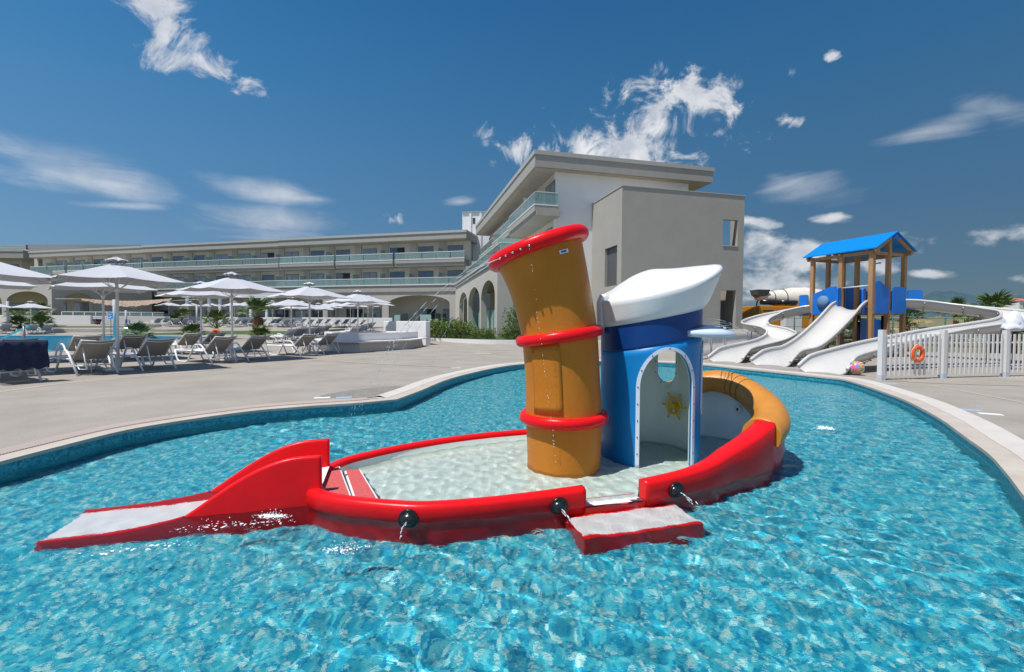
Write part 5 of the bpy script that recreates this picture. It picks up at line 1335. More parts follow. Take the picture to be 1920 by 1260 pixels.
# piers between the bays
for k in range(19):
    s = 3.45+4.32*k; B('pier', (s-.55, LI, 6.6), (s+.45, LI+.14, 12.28), M_wallb, LW)
rng2 = random.Random(5)
g3 = [(-.4, t_of(739), 0), (t_of(737), t_of(629), 0), (t_of(626.5), t_of(524), 0), (t_of(521), t_of(266), -.28), (t_of(264), t_of(120), -.56), (t_of(117), LL, -.56)]
for a, b, o in g3:
    B('balcony_slab', (a+.05, LI, 9.3), (b-.05, o, 9.74), M_fas, LW); B('balcony_ledge', (a+.05, LI, 8.9), (b-.05, o-.12, 9.3), M_fas, LW); B('balcony_edge', (a+.04, LI, 9.74), (b-.04, o+.03, 9.84), M_slabw, LW)
    n = max(1, round((b-a)/2.15))
    for k in range(n): B('glass_panel', (lerp(a, b, k/n)+.08, o-.1, 9.84), (lerp(a, b, (k+1)/n)-.02, o-.085, 10.66), M_gl, LW)
    B('handrail', (a+.05, o-.12, 10.66), (b-.05, o-.06, 10.73), M_rail, LW)
tb = t_of(492)
for a, b, o in ((-.3, tb, .1), (tb+.1, LL, -.3)):
    B('terrace_slab', (a, LI, 5.75), (b, o-.05, 6.32), M_fas, LW); B('terrace_ledge', (a, LI, 5.45), (b, o+.04, 5.75), M_fas, LW); B('terrace_edge', (a, LI, 6.32), (b, o+.06, 6.44), M_slabw, LW)
    n = round((b-a)/2.15)
    for k in range(n): B('glass_panel', (lerp(a, b, k/n)+.03, o-.1, 6.44), (lerp(a, b, (k+1)/n)-.02, o-.085, 7.28), M_gl, LW)
    B('handrail', (a, o-.12, 7.28), (b, o-.06, 7.35), M_rail, LW)
for k in range(18):
    s = 1.6+4.32*k; w_ = 1.12
    window(LW, s-w_, s+w_, LI, 9.84, 11.75, curtain=rng2.random() < .6, open_=k in (2, 7))
    window(LW, s-w_, s+w_, LI, 6.44, 8.4, curtain=rng2.random() < .5, open_=k in (4,))
    if k % 2 == 0 or k > 6: B('privacy_screen', (s+1.9, LI+.15, 9.84), (s+1.93, -.5, 11.35), M_fr, LW)
    B('privacy_screen', (s+1.9, LI+.15, 6.44), (s+1.93, -.35, 8.05), M_fr, LW)
# ground floor: two flat arches, then glazing
arch_wall(LW, -.3, 21.0, -.45, 0, GB, 5.45, [(1.7, 10.6, 3.9, 5.0), (11.6, 20.2, 3.9, 5.0)], M_wallb, nm='arcade_wall')
arch_wall(LW, 21.02, 55, -2.6, -2.2, GB, 5.45, [(22+k*3.3, 24.6+k*3.3, 3.1, 3.1) for k in range(10)], M_wallb, nm='ground_facade')
B('ceiling', (0, -3.0, 5.3), (55, -.46, 5.44), M_soff, LW)
for s0, s1, cu, op in ((1.9, 3.9, 0, 0), (5.0, 7.6, 0, 1), (12.3, 14.8, 1, 0), (16.5, 19.2, 0, 1)): window(LW, s0, s1, -3.0, GB, 3.25, curtain=bool(cu), open_=bool(op))
for s0 in (4.2, 9.2, 15.4): B('privacy_screen', (s0, -2.9, GB), (s0+.03, -1.0, 2.6), M_fr, LW)
B('glass_panel', (4.6, -.6, GB), (6.2, -.58, 2.4), M_fr, LW); B('glass_panel', (9.2, -.6, GB), (10.5, -.58, 2.35), M_fr, LW)
for k in range(10): window(LW, 22+k*3.3, 24.6+k*3.3, -2.55, GB, 3.1, curtain=k % 3 == 1, n=2, open_=k % 4 == 2)
for k in range(5): B('privacy_screen', (24.8+k*6.6, -2.2, GB), (24.83+k*6.6, -.9, 2.5), M_fr, LW)
# small cafe chairs in the arcade
def chair(loc, rz, lab):
    t = empty('terrace_chair', loc, rz, lab, 'chair')
    for x in (-.22, .22):
        for y in (-.22, .22): mb = MB(); mb.tube([(x, y, 0), (x*.95, y, .45)], .018, 5); mb.build('leg', M_rail, t)
    B('seat', (-.24, -.24, .43), (.24, .24, .47), M_rail, t); mb = MB(); mb.add([(-.24, .22, .47), (.24, .22, .47), (.22, .34, .95), (-.22, .34, .95), (-.24, .25, .47), (.24, .25, .47), (.22, .37, .95), (-.22, .37, .95)], [(0, 1, 2, 3), (4, 5, 6, 7), (0, 1, 5, 4), (2, 3, 7, 6), (0, 3, 7, 4), (1, 2, 6, 5)]); mb.build('backrest', M_slabw, t)
for px, lab in ((822, 'white terrace chair right of the two behind the hedge'), (811, 'white terrace chair left of the two behind the hedge')):
    p = D(px, 600, 58.6); chair((p.x, 58.6, GB), 2.6, lab)

# ---- stair tower between the wings
sx = D(867, 400, 64).x; ST = empty('stair_tower', (sx, 64, 0), math.atan2(-.12, 1), 'narrow white stair tower with two small windows rising between the hotel wings', 'tower')
hole = []
zc_ = lambda py: D(890, py, 64).z
mb = MB(); 
w1 = D(886.5, 400, 64).x-sx; w2 = D(892, 400, 64).x-sx; W_ = 5.6; zt = D(867, 399, 64).z
def tower_wall():
    m2 = MB(); z = 0
    for za, zb in ((zc_(455), zc_(441)), (zc_(421), zc_(409))):
        m2.box((0, 0, z), (W_, .3, za)); m2.box((0, 0, za), (w1, .3, zb)); m2.box((w2, 0, za), (W_, .3, zb)); z = zb
    m2.box((0, 0, z), (W_, .3, zt)); return m2.build('front_wall', M_wallw, ST)
tower_wall()
for za, zb in ((zc_(455), zc_(441)), (zc_(421), zc_(409))): 
    f_ = B('window', (w1, .12, za), (w2, .2, zb), M_frame, ST); B('pane', (w1+.05, .10, za+.05), (w2-.05, .118, zb-.05), M_pane, f_)
B('side_wall', (0, .3, 0), (.3, 6, zt), M_wallw, ST); B('back_wall', (.3, 5.7, 0), (W_, 6, zt), M_wallw, ST); B('roof_slab', (.3, .3, zt-.5), (W_, 5.7, zt-.2), M_wallw, ST)
for px in (880.5, 900): 
    x = D(px, 400, 64).x-sx; B('rib', (x, -.12, 0), (x+.28, 0, zt), M_wallw, ST)
B('parapet_cap', (-.05, -.15, zt), (W_, .35, zt+.12), M_cap, ST)

# ---- pavilion with big arches on the left
Kp = Vector((-60.6, 60.0, 0)); PV = empty('arcade_pavilion', Kp, math.atan2(.249, -.969), 'single storey beige pavilion with wide arches and glass roof terrace at the far left', 'pavilion')
zt_p = 7.35
arch_wall(PV, 0, 30, -.5, 0, GB, zt_p-1.1, [(.75, 8.6, 3.9, 5.2), (9.6, 18, 3.9, 5.2), (19, 27, 3.9, 5.2)], M_wallb, nm='arcade_wall')
arch_wall(PV, -13.0, -.501, 0, .5, GB, zt_p-1.1, [(-4.9, -1.3, 4.0, 5.1)], M_wallb, nm='side_wall', axis='o')
B('parapet', (-.06, -13, zt_p-1.1), (30, .06, zt_p-.08), M_wallb, PV); B('parapet_cap', (-.1, -13, zt_p-.08), (30, .12, zt_p), M_cap, PV)
B('back_wall', (.5, -5.3, GB), (30, -5.0, zt_p-1.2), M_recess, PV)
for k in range(6): window(PV, 1.2+k*4.4, 4.2+k*4.4, -5.0, GB, 3.9, curtain=k % 2 == 0)
B('inner_wall', (3.6, -13, GB), (3.9, -5.3, zt_p-1.2), M_recess, PV)
for k in range(7): B('glass_panel', (.2+k*3, -.25, zt_p), (3.1+k*3, -.23, zt_p+.75), M_gl, PV)
# ---- far left blocks
FL = empty('far_hotel_block', (-150, 98, 0), math.atan2(.02, 1), 'distant grey hotel block with flat roof at the left frame edge', 'hotel building')
x1 = D(46, 478, 98).x+150; zr = D(20, 472, 98).z
B('wall', (0, 0, 0), (x1-1.5, 14, zr-1.4), M_wallb, FL); B('roof', (-1, -1.2, zr-1.4), (x1, 14, zr), M_fas, FL); B('roof_cap', (-1.1, -1.3, zr), (x1+.1, 14, zr+.35), M_cap, FL)
for k in range(8):
    x = x1-3.4-k*5; 
    if x > 1: w_ = B('window', (x-1.6, -.06, zr-5.4), (x+1.2, 0, zr-2.6), M_frame, FL); B('pane', (x-1.5, -.08, zr-5.3), (x+1.1, -.061, zr-2.7), M_pane, FL.children[-1] if False else w_)
    if x > 1: B('glass_panel', (x-2.2, -1.1, zr-5.9), (x+2.2, -1.05, zr-4.8), M_gl, FL)
B('balcony_slab', (0, -1.2, zr-6.4), (x1-.6, 0, zr-5.9), M_fas, FL)
FB = empty('far_rear_block', (-140, 112, 0), 0, 'bluish grey rear block seen over the roof at the far left', 'building')
a_ = D(52, 458, 112); b_ = D(262, 462, 112)
B('wall', (a_.x+140, 0, 0), (b_.x+140, 12, a_.z), mat('far_grey_wall', (.27, .28, .30), .9, var=.05), FB)
zz_ = D(10, 459, 112).z
for k in range(5): B('louvre', (-6, -.2, zz_-.4-k*.55), (a_.x+139.8, .1, zz_-.15-k*.55), M_fas, FB)
B('louvre_post', (a_.x+139.3, -.3, 0), (a_.x+139.8, .2, zz_), M_fas, FB)
mb = MB(); p = D(40, 472, 105); mb.prism([(0, 0), (3.6, 0), (3.8, .9), (1.8, .9)], 0, .3); so_ = mb.build('skylight', M_rail); so_.location = (p.x-2, 105, p.z-.5); so_.rotation_euler = (R(90), 0, 0); tag(so_, 'small bright white skylight on the far left roof', 'skylight')
# ================================================================== TERRACE WALLS, PLANTER, HEDGE
def wall_thing(name, pts, h, th, lab, m=None, cat='wall', z=None):
    pts = [Vector(p) for p in pts]; t = empty(name, (pts[0].x, pts[0].y, pts[0].z), 0, lab, cat); mb = MB()
    for a, b in zip(pts, pts[1:]):
        d = (b-a).normalized(); d.z = 0; n = Vector((-d.y, d.x, 0))*th; zz = max(a.z, b.z)+h
        vs = [Vector((p.x, p.y, z_)) for z_ in (a.z-.6, zz) for p in (a, b, b+n, a+n)]
        mb.add(vs, [(0, 1, 2, 3), (4, 5, 6, 7), (0, 1, 5, 4), (1, 2, 6, 5), (2, 3, 7, 6), (3, 0, 4, 7)])
    mb.build('wall_body', m or M_white, t, world=True, bevel=.03); return t
def Gp(px, py):
    """point of the climbing deck under a picture position"""
    r = ray(px, py); a, b = 3.0, 60.0
    for _ in range(40):
        m_ = (a+b)/2; t = m_/r.y
        if CAMH+r.z*t > g(r.x*t, m_): a = m_
        else: b = m_
    return Vector((r.x*a/r.y, a, g(r.x*a/r.y, a)))
def at(px, Y, dz=0):
    x = D(px, 605, Y).x; return Vector((x, Y, g(x, Y)+dz))
wall_thing('terrace_wall', [at(-120, 57), at(170, 57)], 1.06, .25, 'low white terrace wall in sunlight at the far left behind the bush palms')
wall_thing('terrace_wall', [at(170, 57.2), at(311, 58.5)], 1.0, .25, 'shaded low white wall below the glass balustrade behind the blue flower pot')
wall_thing('terrace_wall', [at(312, 58.0), at(313.5, 54)], 1.0, .3, 'short white return wall beside the first far parasol')
wall_thing('terrace_wall', [at(347, 58), at(735, 55)], .98, .25, 'long low white wall behind the far rows of loungers')
wall_thing('terrace_wall', [at(719, 33), P(798, 648, 0)], 1.18, .28, 'tall white rendered screen wall behind the bench planter')
rl = empty('glass_balustrade', at(116, 59.5), 0, 'glass balustrade with white handrail above the shaded low wall', 'balustrade')
a_, b_ = at(116, 59.5), at(311, 59.8)
for k in range(9):
    p, q = a_.lerp(b_, k/9), a_.lerp(b_, (k+1)/9); mb = MB(); mb.box((p.x+.05, 59.5, 1.9), (q.x-.05, 59.53, 2.4)); mb.build('glass_panel', M_gl, rl, world=True); mb = MB(); mb.tube([(p.x, 59.5, .9), (p.x, 59.5, 2.42)], .03, 6); mb.build('post', M_rail, rl, world=True)
mb = MB(); mb.tube([(a_.x, 59.5, 2.43), (b_.x, 59.5, 2.43)], .045, 6); mb.build('handrail', M_rail, rl, world=True)
# bench planter
pc_ = [P(675, 660.5, 0), P(763, 654.5, 0), Vector((-4.9, 25.2, 0)), Vector((-7.4, 26.2, 0)), P(600, 654, 0)+Vector((-.2, .3, 0)), P(612, 658, 0)]
cen = sum(pc_, Vector())/len(pc_); pl = empty('bench_planter', cen, 0, 'white angular planter with an overhanging bench seat around it, parasol standing inside', 'planter')
M_plb = mat('planter_base', (.58, .53, .49), .8, var=.05, vscale=1.5); M_seat = mat('bench_seat', (.76, .74, .73), .6, var=.03)
def sc_poly(k, d=0): return [cen+(p-cen)*k for p in pc_]
ofs = pc_ if area(pc_) > 0 else pc_[::-1]
mb = MB(); lo, hi = offset_poly(ofs, 0), offset_poly(ofs, -.10); mb.loft([[Vector((p.x, p.y, 0)) for p in lo], [Vector((p.x, p.y, .41)) for p in hi]], smooth=False); mb.build('base', M_plb, pl, world=True)
mb = MB(); mb.prism(offset_poly(ofs, .22), .411, .475); mb.build('bench_seat', M_seat, pl, world=True, bevel=.012)
inn_ = offset_poly(ofs, -.32); inn2 = offset_poly(ofs, -.55)
mb = MB(); n = len(inn_)
for i in range(n):
    j = (i+1) % n; vs = [Vector((p.x, p.y, z)) for z in (.476, .82) for p in (inn_[i], inn_[j], inn2[j], inn2[i])]; mb.add(vs, [(4, 5, 6, 7), (0, 1, 5, 4), (2, 3, 7, 6)])
mb.build('planter_box', M_seat, pl, world=True)
mb = MB(); mb.add([Vector((p.x, p.y, .74)) for p in inn2], tessellate_polygon([inn2])); mb.build('soil', mat('white_pebbles', (.62, .60, .58), .9, var=.3, vscale=30, bump=.8, bscale=40), pl, world=True)
# white kerb, lawn and hedge in front of the arcade
kc = [Gp(*p) for p in [(802, 638), (830, 640), (870, 643), (920, 645), (975, 645.5), (1040, 645)]]; kk = crom(kc, 5); mb = MB(); rows = []
for i, p in enumerate(kk):
    t = kk[min(i+1, len(kk)-1)]-kk[max(i-1, 0)]; t.z = 0; t.normalize(); n_ = Vector((-t.y, t.x, 0)); q = p+n_*.22
    rows.append([Vector((p.x, p.y, -.1)), Vector((p.x, p.y, .30)), Vector((q.x, q.y, .30)), Vector((q.x, q.y, -.1))])
mb.loft(rows, closed=False, smooth=False); tag(mb.build('lawn_kerb', M_white), kind='structure')
lw = [Vector((p.x, p.y, 0)) for p in [k+Vector((.0, .15, 0)) for k in kk]]+[Vector((4, 31.8, 0)), Vector((.6, 31.3, 0)), Vector((-6.5, 57, 0)), Vector((-9.5, 57, 0)), Vector((-8.2, 40, 0))]
mb = MB(); mb.add([Vector((p.x, p.y, .27+.10*sm((p.y-27)/6)+(.45*sm((p.y-33)/22)))) for p in lw], tessellate_polygon([lw])); tag(mb.build('hedge_lawn', M_lawn), kind='structure')
hb_ = [(808, 30.6, 1.0), (818, 31.4, .9), (826, 30.0, .95), (838, 31.5, 1.05), (846, 29.8, .95), (855, 31.0, 1.05), (865, 29.6, .95), (874, 31.3, .9), (884, 29.6, .6), (893, 29.0, .62), (903, 30.6, .55), (913, 28.8, .62), (921, 29.0, .6), (952, 28.6, .72), (962, 29.0, .95), (972, 28.7, .6), (945, 30.0, .4), (816, 33.5, 1.0), (850, 34.0, 1.0), (880, 33.0, .8)]
LBH = ['leftmost leafy oleander against the end of the tall white wall', 'second oleander from the tall white wall', 'front oleander with yellow leaves near the tall white wall', 'oleander below the first narrow arch, rear of the hedge', 'front oleander below the first narrow arch', 'rear oleander at the pier right of the first narrow arch', 'front oleander at the thick middle of the hedge', 'oleander closing the right end of the thick hedge',
       'smaller oleander on the lawn left of the open gap', 'small reddish oleander right of the lawn gap', 'rear small oleander between the arches', 'bushy small oleander before the corner pier', 'small oleander just left of the corner pier', 'oleander right of the corner pier beside the funnel', 'tallest shoot of oleander beside the funnel', 'oleander partly hidden by the tan funnel', 'tiny oleander on the lawn by the corner pier', 'rear oleander behind the tall white wall end', 'rear oleander before the second arch', 'rear oleander before the third arch']
for i, (px, Y, s) in enumerate(hb_):
    x = D(px, 605, Y).x; z = .28+.10*sm((Y-27)/6); bush((x, Y, z), s, LBH[i], i, 1.05 if px < 880 else (1.9 if px == 962 else 1.0), grp='oleander bushes along the white kerb')
# lawns round the palms
def lawn(name, pts, dz=.012):
    c = crom([Vector((p.x, p.y, 0)) for p in pts], 4, True); mb = MB(); mb.add([Vector((p.x, p.y, g(p.x, p.y)+dz)) for p in c], tessellate_polygon([c])); return tag(mb.build(name, M_lawn), kind='structure')
lawn('palm_lawn', [Gp(*p) for p in [(180, 627), (300, 624.5), (420, 620.5), (520, 621), (620, 622.5), (640, 624.5), (520, 627), (400, 627.5), (260, 628.3)]])
lawn('wall_lawn', [Gp(*p) for p in [(-100, 612.5), (60, 612.0), (200, 611.6), (290, 611.8), (290, 613.8), (150, 614.2), (-100, 615)]])
kp = [Gp(*p) for p in [(90, 617.5), (200, 616.6), (330, 617.5), (340, 621), (210, 622.5), (90, 622)]]
kc_ = crom(kp, 4, True); kz = g(kp[1].x, kp[1].y)+.03
o = poly_sheet('shallow_pool_water', kc_, max(g(p.x, p.y) for p in kp)+.02, mat('shallow_water', (.30, .48, .56), .08, spec=.8, c2=(.42, .58, .62), vscale=1))
ring_strip('shallow_pool_coping', kc_ if area(kc_) > 0 else kc_[::-1], 0, .4, -.1, max(g(p.x, p.y) for p in kp)+.03, M_cope)

# ================================================================== PARASOLS
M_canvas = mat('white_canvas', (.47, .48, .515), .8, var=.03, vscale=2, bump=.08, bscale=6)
M_pole = mat('parasol_pole', (.78, .78, .77), .35)
def make_parasol(detail=True):
    t = empty('parasol', (0, 0, 0), 0, 'x', 'parasol'); hs = 1.22; zr = 2.33; za = 2.83
    mb = MB(); n = 8; cor = []
    for k in range(8):
        a = R(45*k); r_ = hs*math.sqrt(2) if k % 2 else hs; cor.append(Vector((r_*math.cos(a), r_*math.sin(a), zr+(0 if k % 2 else .045))))
    seg = 5; rings = []
    for i in range(seg+1):
        u = lerp(.14, 1, i/seg); ring = []
        for k in range(8):
            for q in range(4):
                w = q/4; p = cor[k].lerp(cor[(k+1) % 8], w); x, y = p.x*u, p.y*u; sag = -.035*math.sin(math.pi*w)*u*u; rim = -.02*math.sin(math.pi*w)*(u == 1)
                z = lerp(za, p.z, u**.93)+sag; ring.append(Vector((x*(1-.015*math.sin(math.pi*w)*u), y*(1-.015*math.sin(math.pi*w)*u), z)))
        rings.append(ring)
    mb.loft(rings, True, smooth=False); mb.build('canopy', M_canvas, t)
    # vent cap with arched openings
    mb = MB(); r1, r2 = .30, .05; zz = za-.02
    for k in range(4):
        a, b = R(45+90*k), R(135+90*k); A = Vector((r1*math.cos(a), r1*math.sin(a), zz)); Bv = Vector((r1*math.cos(b), r1*math.sin(b), zz)); T = Vector((0, 0, zz+.17))
        m_ = A.lerp(Bv, .5); prev = None; pts = []
        for q in range(9):
            w = q/8; p = A.lerp(Bv, w)+Vector((0, 0, .05+.035*abs(math.sin(2*math.pi*w)))); pts.append(p)
        for q in range(8): mb.add([pts[q], pts[q+1], T], [(0, 1, 2)])
        for s in (.25, .75):
            c = A.lerp(Bv, s); d = (Bv-A).normalized(); rr = [c+d*.055*math.cos(x)+Vector((0, 0, -.02+.07*math.sin(x))) for x in [math.pi*y/6 for y in range(7)]]; mb2 = None
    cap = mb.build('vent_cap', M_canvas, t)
    if detail:
        for k in range(8):
            a = R(45*k+22.5); mb = MB(); c = Vector((.185*math.cos(a), .185*math.sin(a), zz+.012)); d = Vector((-math.sin(a), math.cos(a), 0)); mb.tube([c+d*.05*math.cos(x)+Vector((0, 0, .055*math.sin(x))) for x in [math.pi*y/6 for y in range(7)]], .008, 4); mb.add([c+d*.048*math.cos(x)+Vector((0, 0, .05*math.sin(x))) for x in [math.pi*y/6 for y in range(7)]], [list(range(7))]); mb.build('vent_opening', mat('vent_mesh', (.25, .27, .30), .9), cap)
        for k in range(8):
            c = cor[k]; e = c*.97; mb = MB(); mb.tube([Vector((0, 0, za-.10)), Vector((e.x*.5, e.y*.5, lerp(za, c.z, .5)-.035)), Vector((e.x, e.y, c.z-.025))], .012, 4); mb.build('rib', M_pole, t)
            mb = MB(); mb.tube([Vector((.04*math.cos(R(45*k)), .04*math.sin(R(45*k)), 2.12)), Vector((c.x*.45, c.y*.45, lerp(za, c.z, .45)-.045))], .009, 4); mb.build('strut', M_pole, t)
    mb = MB(); mb.tube([(0, 0, 2.06), (0, 0, 2.18)], .055, 8); mb.build('hub', M_pole, t)
    mb = MB(); mb.tube([(0, 0, 0), (0, 0, 2.82)], .034 if detail else .03, 10); mb.build('pole', M_pole, t)
    mb = MB(); mb.box((-.28, -.28, 0), (.28, .28, .035)); mb.tube([(0, 0, .03), (0, 0, .3)], .045, 8); mb.build('base_plate', M_pole, t, bevel=.008)
    return t
par0 = make_parasol(); used = False
AR = R(50)
near_par = [(222, 694, 'largest near parasol on the left, over the first four grey-backed loungers'), (194, None, 'parasol half hidden behind the largest near parasol'), (436, 674, 'second near parasol, standing in front of the fan palms'), (377, None, 'parasol half hidden behind the second near parasol'), (581, 661, 'third near parasol with a pair of loungers beside the bench planter')]
A_ = P(222, 694, 0)
pos = [A_, Vector((-13.55*.98, 15.1, 0)), P(436, 675, 0), None, P(581, 662, 0)]
pos[1] = Vector((D(194, 600, 15.0).x, 15.0, 0)); pos[3] = Vector((D(377, 600, 19.0).x, 19.0, 0))
for i, p in enumerate(pos):
    place(par0, used, p, AR if i < 2 else R(56), near_par[i][2], 'white square parasols over the loungers'); used = True
for x, y, lab in ((D(-62, 600, 10.6).x, 10.9, 'upper of the two parasols cut by the left frame edge'), (D(-45, 600, 13.6).x, 13.6, 'lower of the two parasols cut by the left frame edge')):
    place(par0, True, (x, y, 0), AR, lab, 'white square parasols over the loungers')
place(par0, True, (D(671, 600, 23.6).x, 23.6, .0), R(50), 'parasol rising out of the white bench planter', 'white square parasols over the loungers')
# farther parasols: plain copies
parf = make_parasol(False)
fars = [(546, 30, 'parasol beside the near row of tilted loungers right of the big palm'), (566, 36, 'second parasol in the receding row right of the big palm'), (597, 42, 'third parasol in the receding row behind the third near parasol'), (613, 47, 'fourth parasol in the receding row'), (630, 51, 'last parasol in the receding row'),
        (657, 42, 'parasol seen just left of the planter parasol'), (690, 30.5, 'parasol right behind the planter parasol'), (699, 36, 'rightmost far parasol behind the white screen wall'), (681, 48, 'small parasol low behind the planter parasol'),
        (317, 57, 'leftmost parasol of the far row before the low wall'), (357, 58, 'second parasol of the far row before the low wall'), (397, 58.5, 'third parasol of the far row, behind the small fan palm'), (440, 56, 'fourth parasol of the far row'), (463, 53, 'fifth parasol of the far row, left of the big palm trunk'), (511, 52, 'sixth parasol of the far row, right of the big palm trunk'), (534, 56, 'seventh parasol of the far row'),
        (58, 42, 'lone parasol before the far left arches'), (-12, 44, 'parasol at the left frame edge before the far left arches')]
uf = False
for px, Y, lab in fars:
    p = at(px, Y); place(parf, uf, p, R(50+7*math.sin(px)), lab, 'distant white parasols'); uf = True

# ================================================================== LOUNGERS
M_alu = mat('white_lounger_frame', (.78, .78, .79), .35)
M_sling = mat('grey_sling', (.30, .28, .26), .75, var=.05, vscale=6, bump=.15, bscale=180)
M_slingb = mat('blue_grey_sling', (.27, .31, .38), .75, var=.04, vscale=6)
M_slingw = mat('pale_sling', (.62, .64, .67), .75, var=.03, vscale=6)
def lounger_parts(root, simple=False, ang=39):
    fx = 1.16; w = .31; hs = .33; bx_, bz = 1.12*fx, hs; bl = .68; a = R(ang); tx, tz = bx_+bl*math.cos(a), bz+bl*math.sin(a); nn = 6 if not simple else 4
    for s in (-1, 1):
        y = s*w; yo = s*(w+.03); mb = MB()
        mb.tube([(0, y, hs+.01), (.05, y, hs), (bx_, y, hs)], .020, nn)
        mb.tube([(a_*fx, yo, b_) for a_, b_ in ((.0, hs+.02), (.10, .10), (.17, .02), (.26, .018), (.46, .018), (.54, .05), (.78, .46), (.84, .51), (1.02, .52), (1.10, .48), (1.50, .0))], .023, nn)
        mb.build('side_frame', M_alu, root)
        if not simple:
            mb = MB(); mb.tube([(bx_-.02, y*.9, hs), (tx, y*.96, tz)], .019, nn); mb.build('back_tube', M_alu, root)
            mb = MB(); mb.tube([(lerp(bx_, tx, .7), y*.75, lerp(bz, tz, .7)-.02), (bx_+.56, y*.75, .14), (bx_+.2, y*.75, .12), (bx_-.12, y*.8, hs)], .014, 5); mb.build('support_strut', M_alu, root)
    mb = MB(); n = 9; rows = []
    for i in range(n+1):
        u = i/n; rows.append([Vector((.02+(bx_-.02)*u, y, hs+.012-.025*math.sin(math.pi*(y+w)/(2*w)))) for y in (-w, -w*.5, 0, w*.5, w)])
    mb.loft(rows, closed=False); s_ = mb.build('seat', M_slingw, root)
    mb = MB(); rows = []
    for i in range(n+1):
        u = i/n; rows.append([Vector((lerp(bx_, tx, u)+.03*math.sin(math.pi*(y+w)/(2*w))*.8, y, lerp(bz, tz, u)-.02*math.sin(math.pi*(y+w)/(2*w)))) for y in (-w, -w*.5, 0, w*.5, w)])
    mb.loft(rows, closed=False)
    rows2 = [[p+Vector((-.006, 0, .006)) for p in r] for r in rows]; mb.build('backrest', M_slingb if simple else M_sling, root)
    mb = MB(); mb.tube([(tx-.005, -w, tz-.01), (tx+.03, 0, tz-.03), (tx-.005, w, tz-.01)], .012, 5); mb.build('crossbar', M_alu, root)
    k = .86; mb = MB(); mb.tube([(lerp(bx_, tx, k)+.01, -w, lerp(bz, tz, k)), (lerp(bx_, tx, k)+.045, 0, lerp(bz, tz, k)-.03), (lerp(bx_, tx, k)+.01, w, lerp(bz, tz, k))], .010, 5); mb.build('crossbar', M_alu, root); mb = MB(); mb.tube([(0, -w, hs+.01), (0, w, hs+.01)], .02, nn); mb.build('crossbar', M_alu, root)
    mb = MB(); mb.tube([(1.34*fx, -w-.03, .2), (1.34*fx, w+.03, .2)], .013, 5); mb.build('crossbar', M_alu, root)
def make_lounger(simple=False, ang=39):
    t = empty('sun_lounger', (0, 0, 0), 0, 'x', 'sun lounger'); lounger_parts(t, simple, ang); return t
L0 = make_lounger(); used = False
def put_lounger(mid, heading, lab, grp='grey loungers under the near parasols', proto=None, us=None, s=1.12):
    """mid: plan point midway between the rear feet; heading: direction of the foot end"""
    hx = Vector((math.cos(heading), math.sin(heading), 0)); rz = heading+math.pi; org = Vector(mid)+hx*1.74*s
    o = place(proto, us, org, rz, lab, grp, s); o.location.z = g(org.x, org.y); return o
hA = math.atan2(.47, -.88); hC = math.atan2(.42, -.90)
A0_ = (P(151, 705)+P(217, 700))/2; B0_ = (P(273, 695.7)+P(326.7, 692))/2; C0_ = (P(403, 683)+P(440, 679))/2; D0_ = (P(470, 677.5)+P(503, 674))/2; E0_ = (P(567, 668.6)+P(594, 666))/2; F0_ = (P(610, 665)+P(635, 662))/2
LN = [(A0_, hA, 'nearest full lounger on the left, its white armrests in sunlight'), (B0_, hA, 'lounger just right of the largest parasol pole, back turned to the pool'),
      (pos[1]+(A0_-pos[0]), hA, 'lounger directly behind the nearest full lounger'), (pos[1]+(B0_-pos[0])+Vector((-.1, 0, 0)), hA, 'rear lounger whose back shows left of the pole-side lounger at the blue pool'),
      (C0_, hC, 'sunlit lounger left of the second parasol pole'), (D0_, hC, 'shaded lounger right of the second parasol pole'),
      (pos[3]+(C0_-pos[2]), hC, 'rear lounger left of the half hidden parasol pole'), (pos[3]+(D0_-pos[2])+Vector((-.3, .1, 0)), hC, 'rear lounger right of the half hidden parasol pole'),
      (E0_, hC, 'sunlit lounger left of the third parasol pole'), (F0_, hC, 'lounger beside the white bench planter'),
      (Vector((D(22, 600, 9.3).x, 9.35, 0)), hA, 'lounger at the left frame edge with a navy towel over its back'), (Vector((D(20, 600, 11.4).x, 11.6, 0)), hA, 'lounger behind the towel-draped one at the left frame edge')]
LO = []
for i, (p, h, lab) in enumerate(LN):
    LO.append(put_lounger(p, h, lab, proto=L0, us=used)); used = True
# towel draped over the back of the left one
def towel():
    o = LO[10]; rz = o.rotation_euler.z; M = Matrix.Translation(o.location) @ Matrix.Rotation(rz, 4, 'Z') @ Matrix.Scale(1.12, 4)
    a = R(39); bl = .68; bq = 1.12*1.16; tx, tz = bq+bl*math.cos(a), .33+bl*math.sin(a); mb = MB(); prof_ = []
    for i in range(7): u = 1-.45*(1-i/6); prof_.append((lerp(bq, tx, u)-.02, lerp(.33, tz, u)+.03))
    prof_ += [(tx+.02, tz+.035), (tx+.05, tz)]
    for i in range(1, 9): prof_.append((tx+.06+.004*i, tz-.058*i))
    prof_ = [(x, z-.14 if False else z) for x, z in prof_]
    rows = []
    for j in range(25):
        y = -.40+.80*j/24; rows.append([M @ Vector((x+.016*math.sin(y*34+z*3)*(1 if k > 8 else .15)+.004*math.sin(y*60), y*(1+.02*math.sin(k)), z-(.05*abs(math.sin(j*.55)) if k > 13 else 0))) for k, (x, z) in enumerate(prof_)])
    mb.loft(rows, closed=False); o2 = mb.build('towel', mat('navy_towel', (.018, .028, .07), .95, var=.25, vscale=8, bump=.5, bscale=60)); 
    md = o2.modifiers.new('s', 'SOLIDIFY'); md.thickness = .012
    tag(o2, 'navy blue towel hanging over the lounger back at the left frame edge', 'towel')
towel()
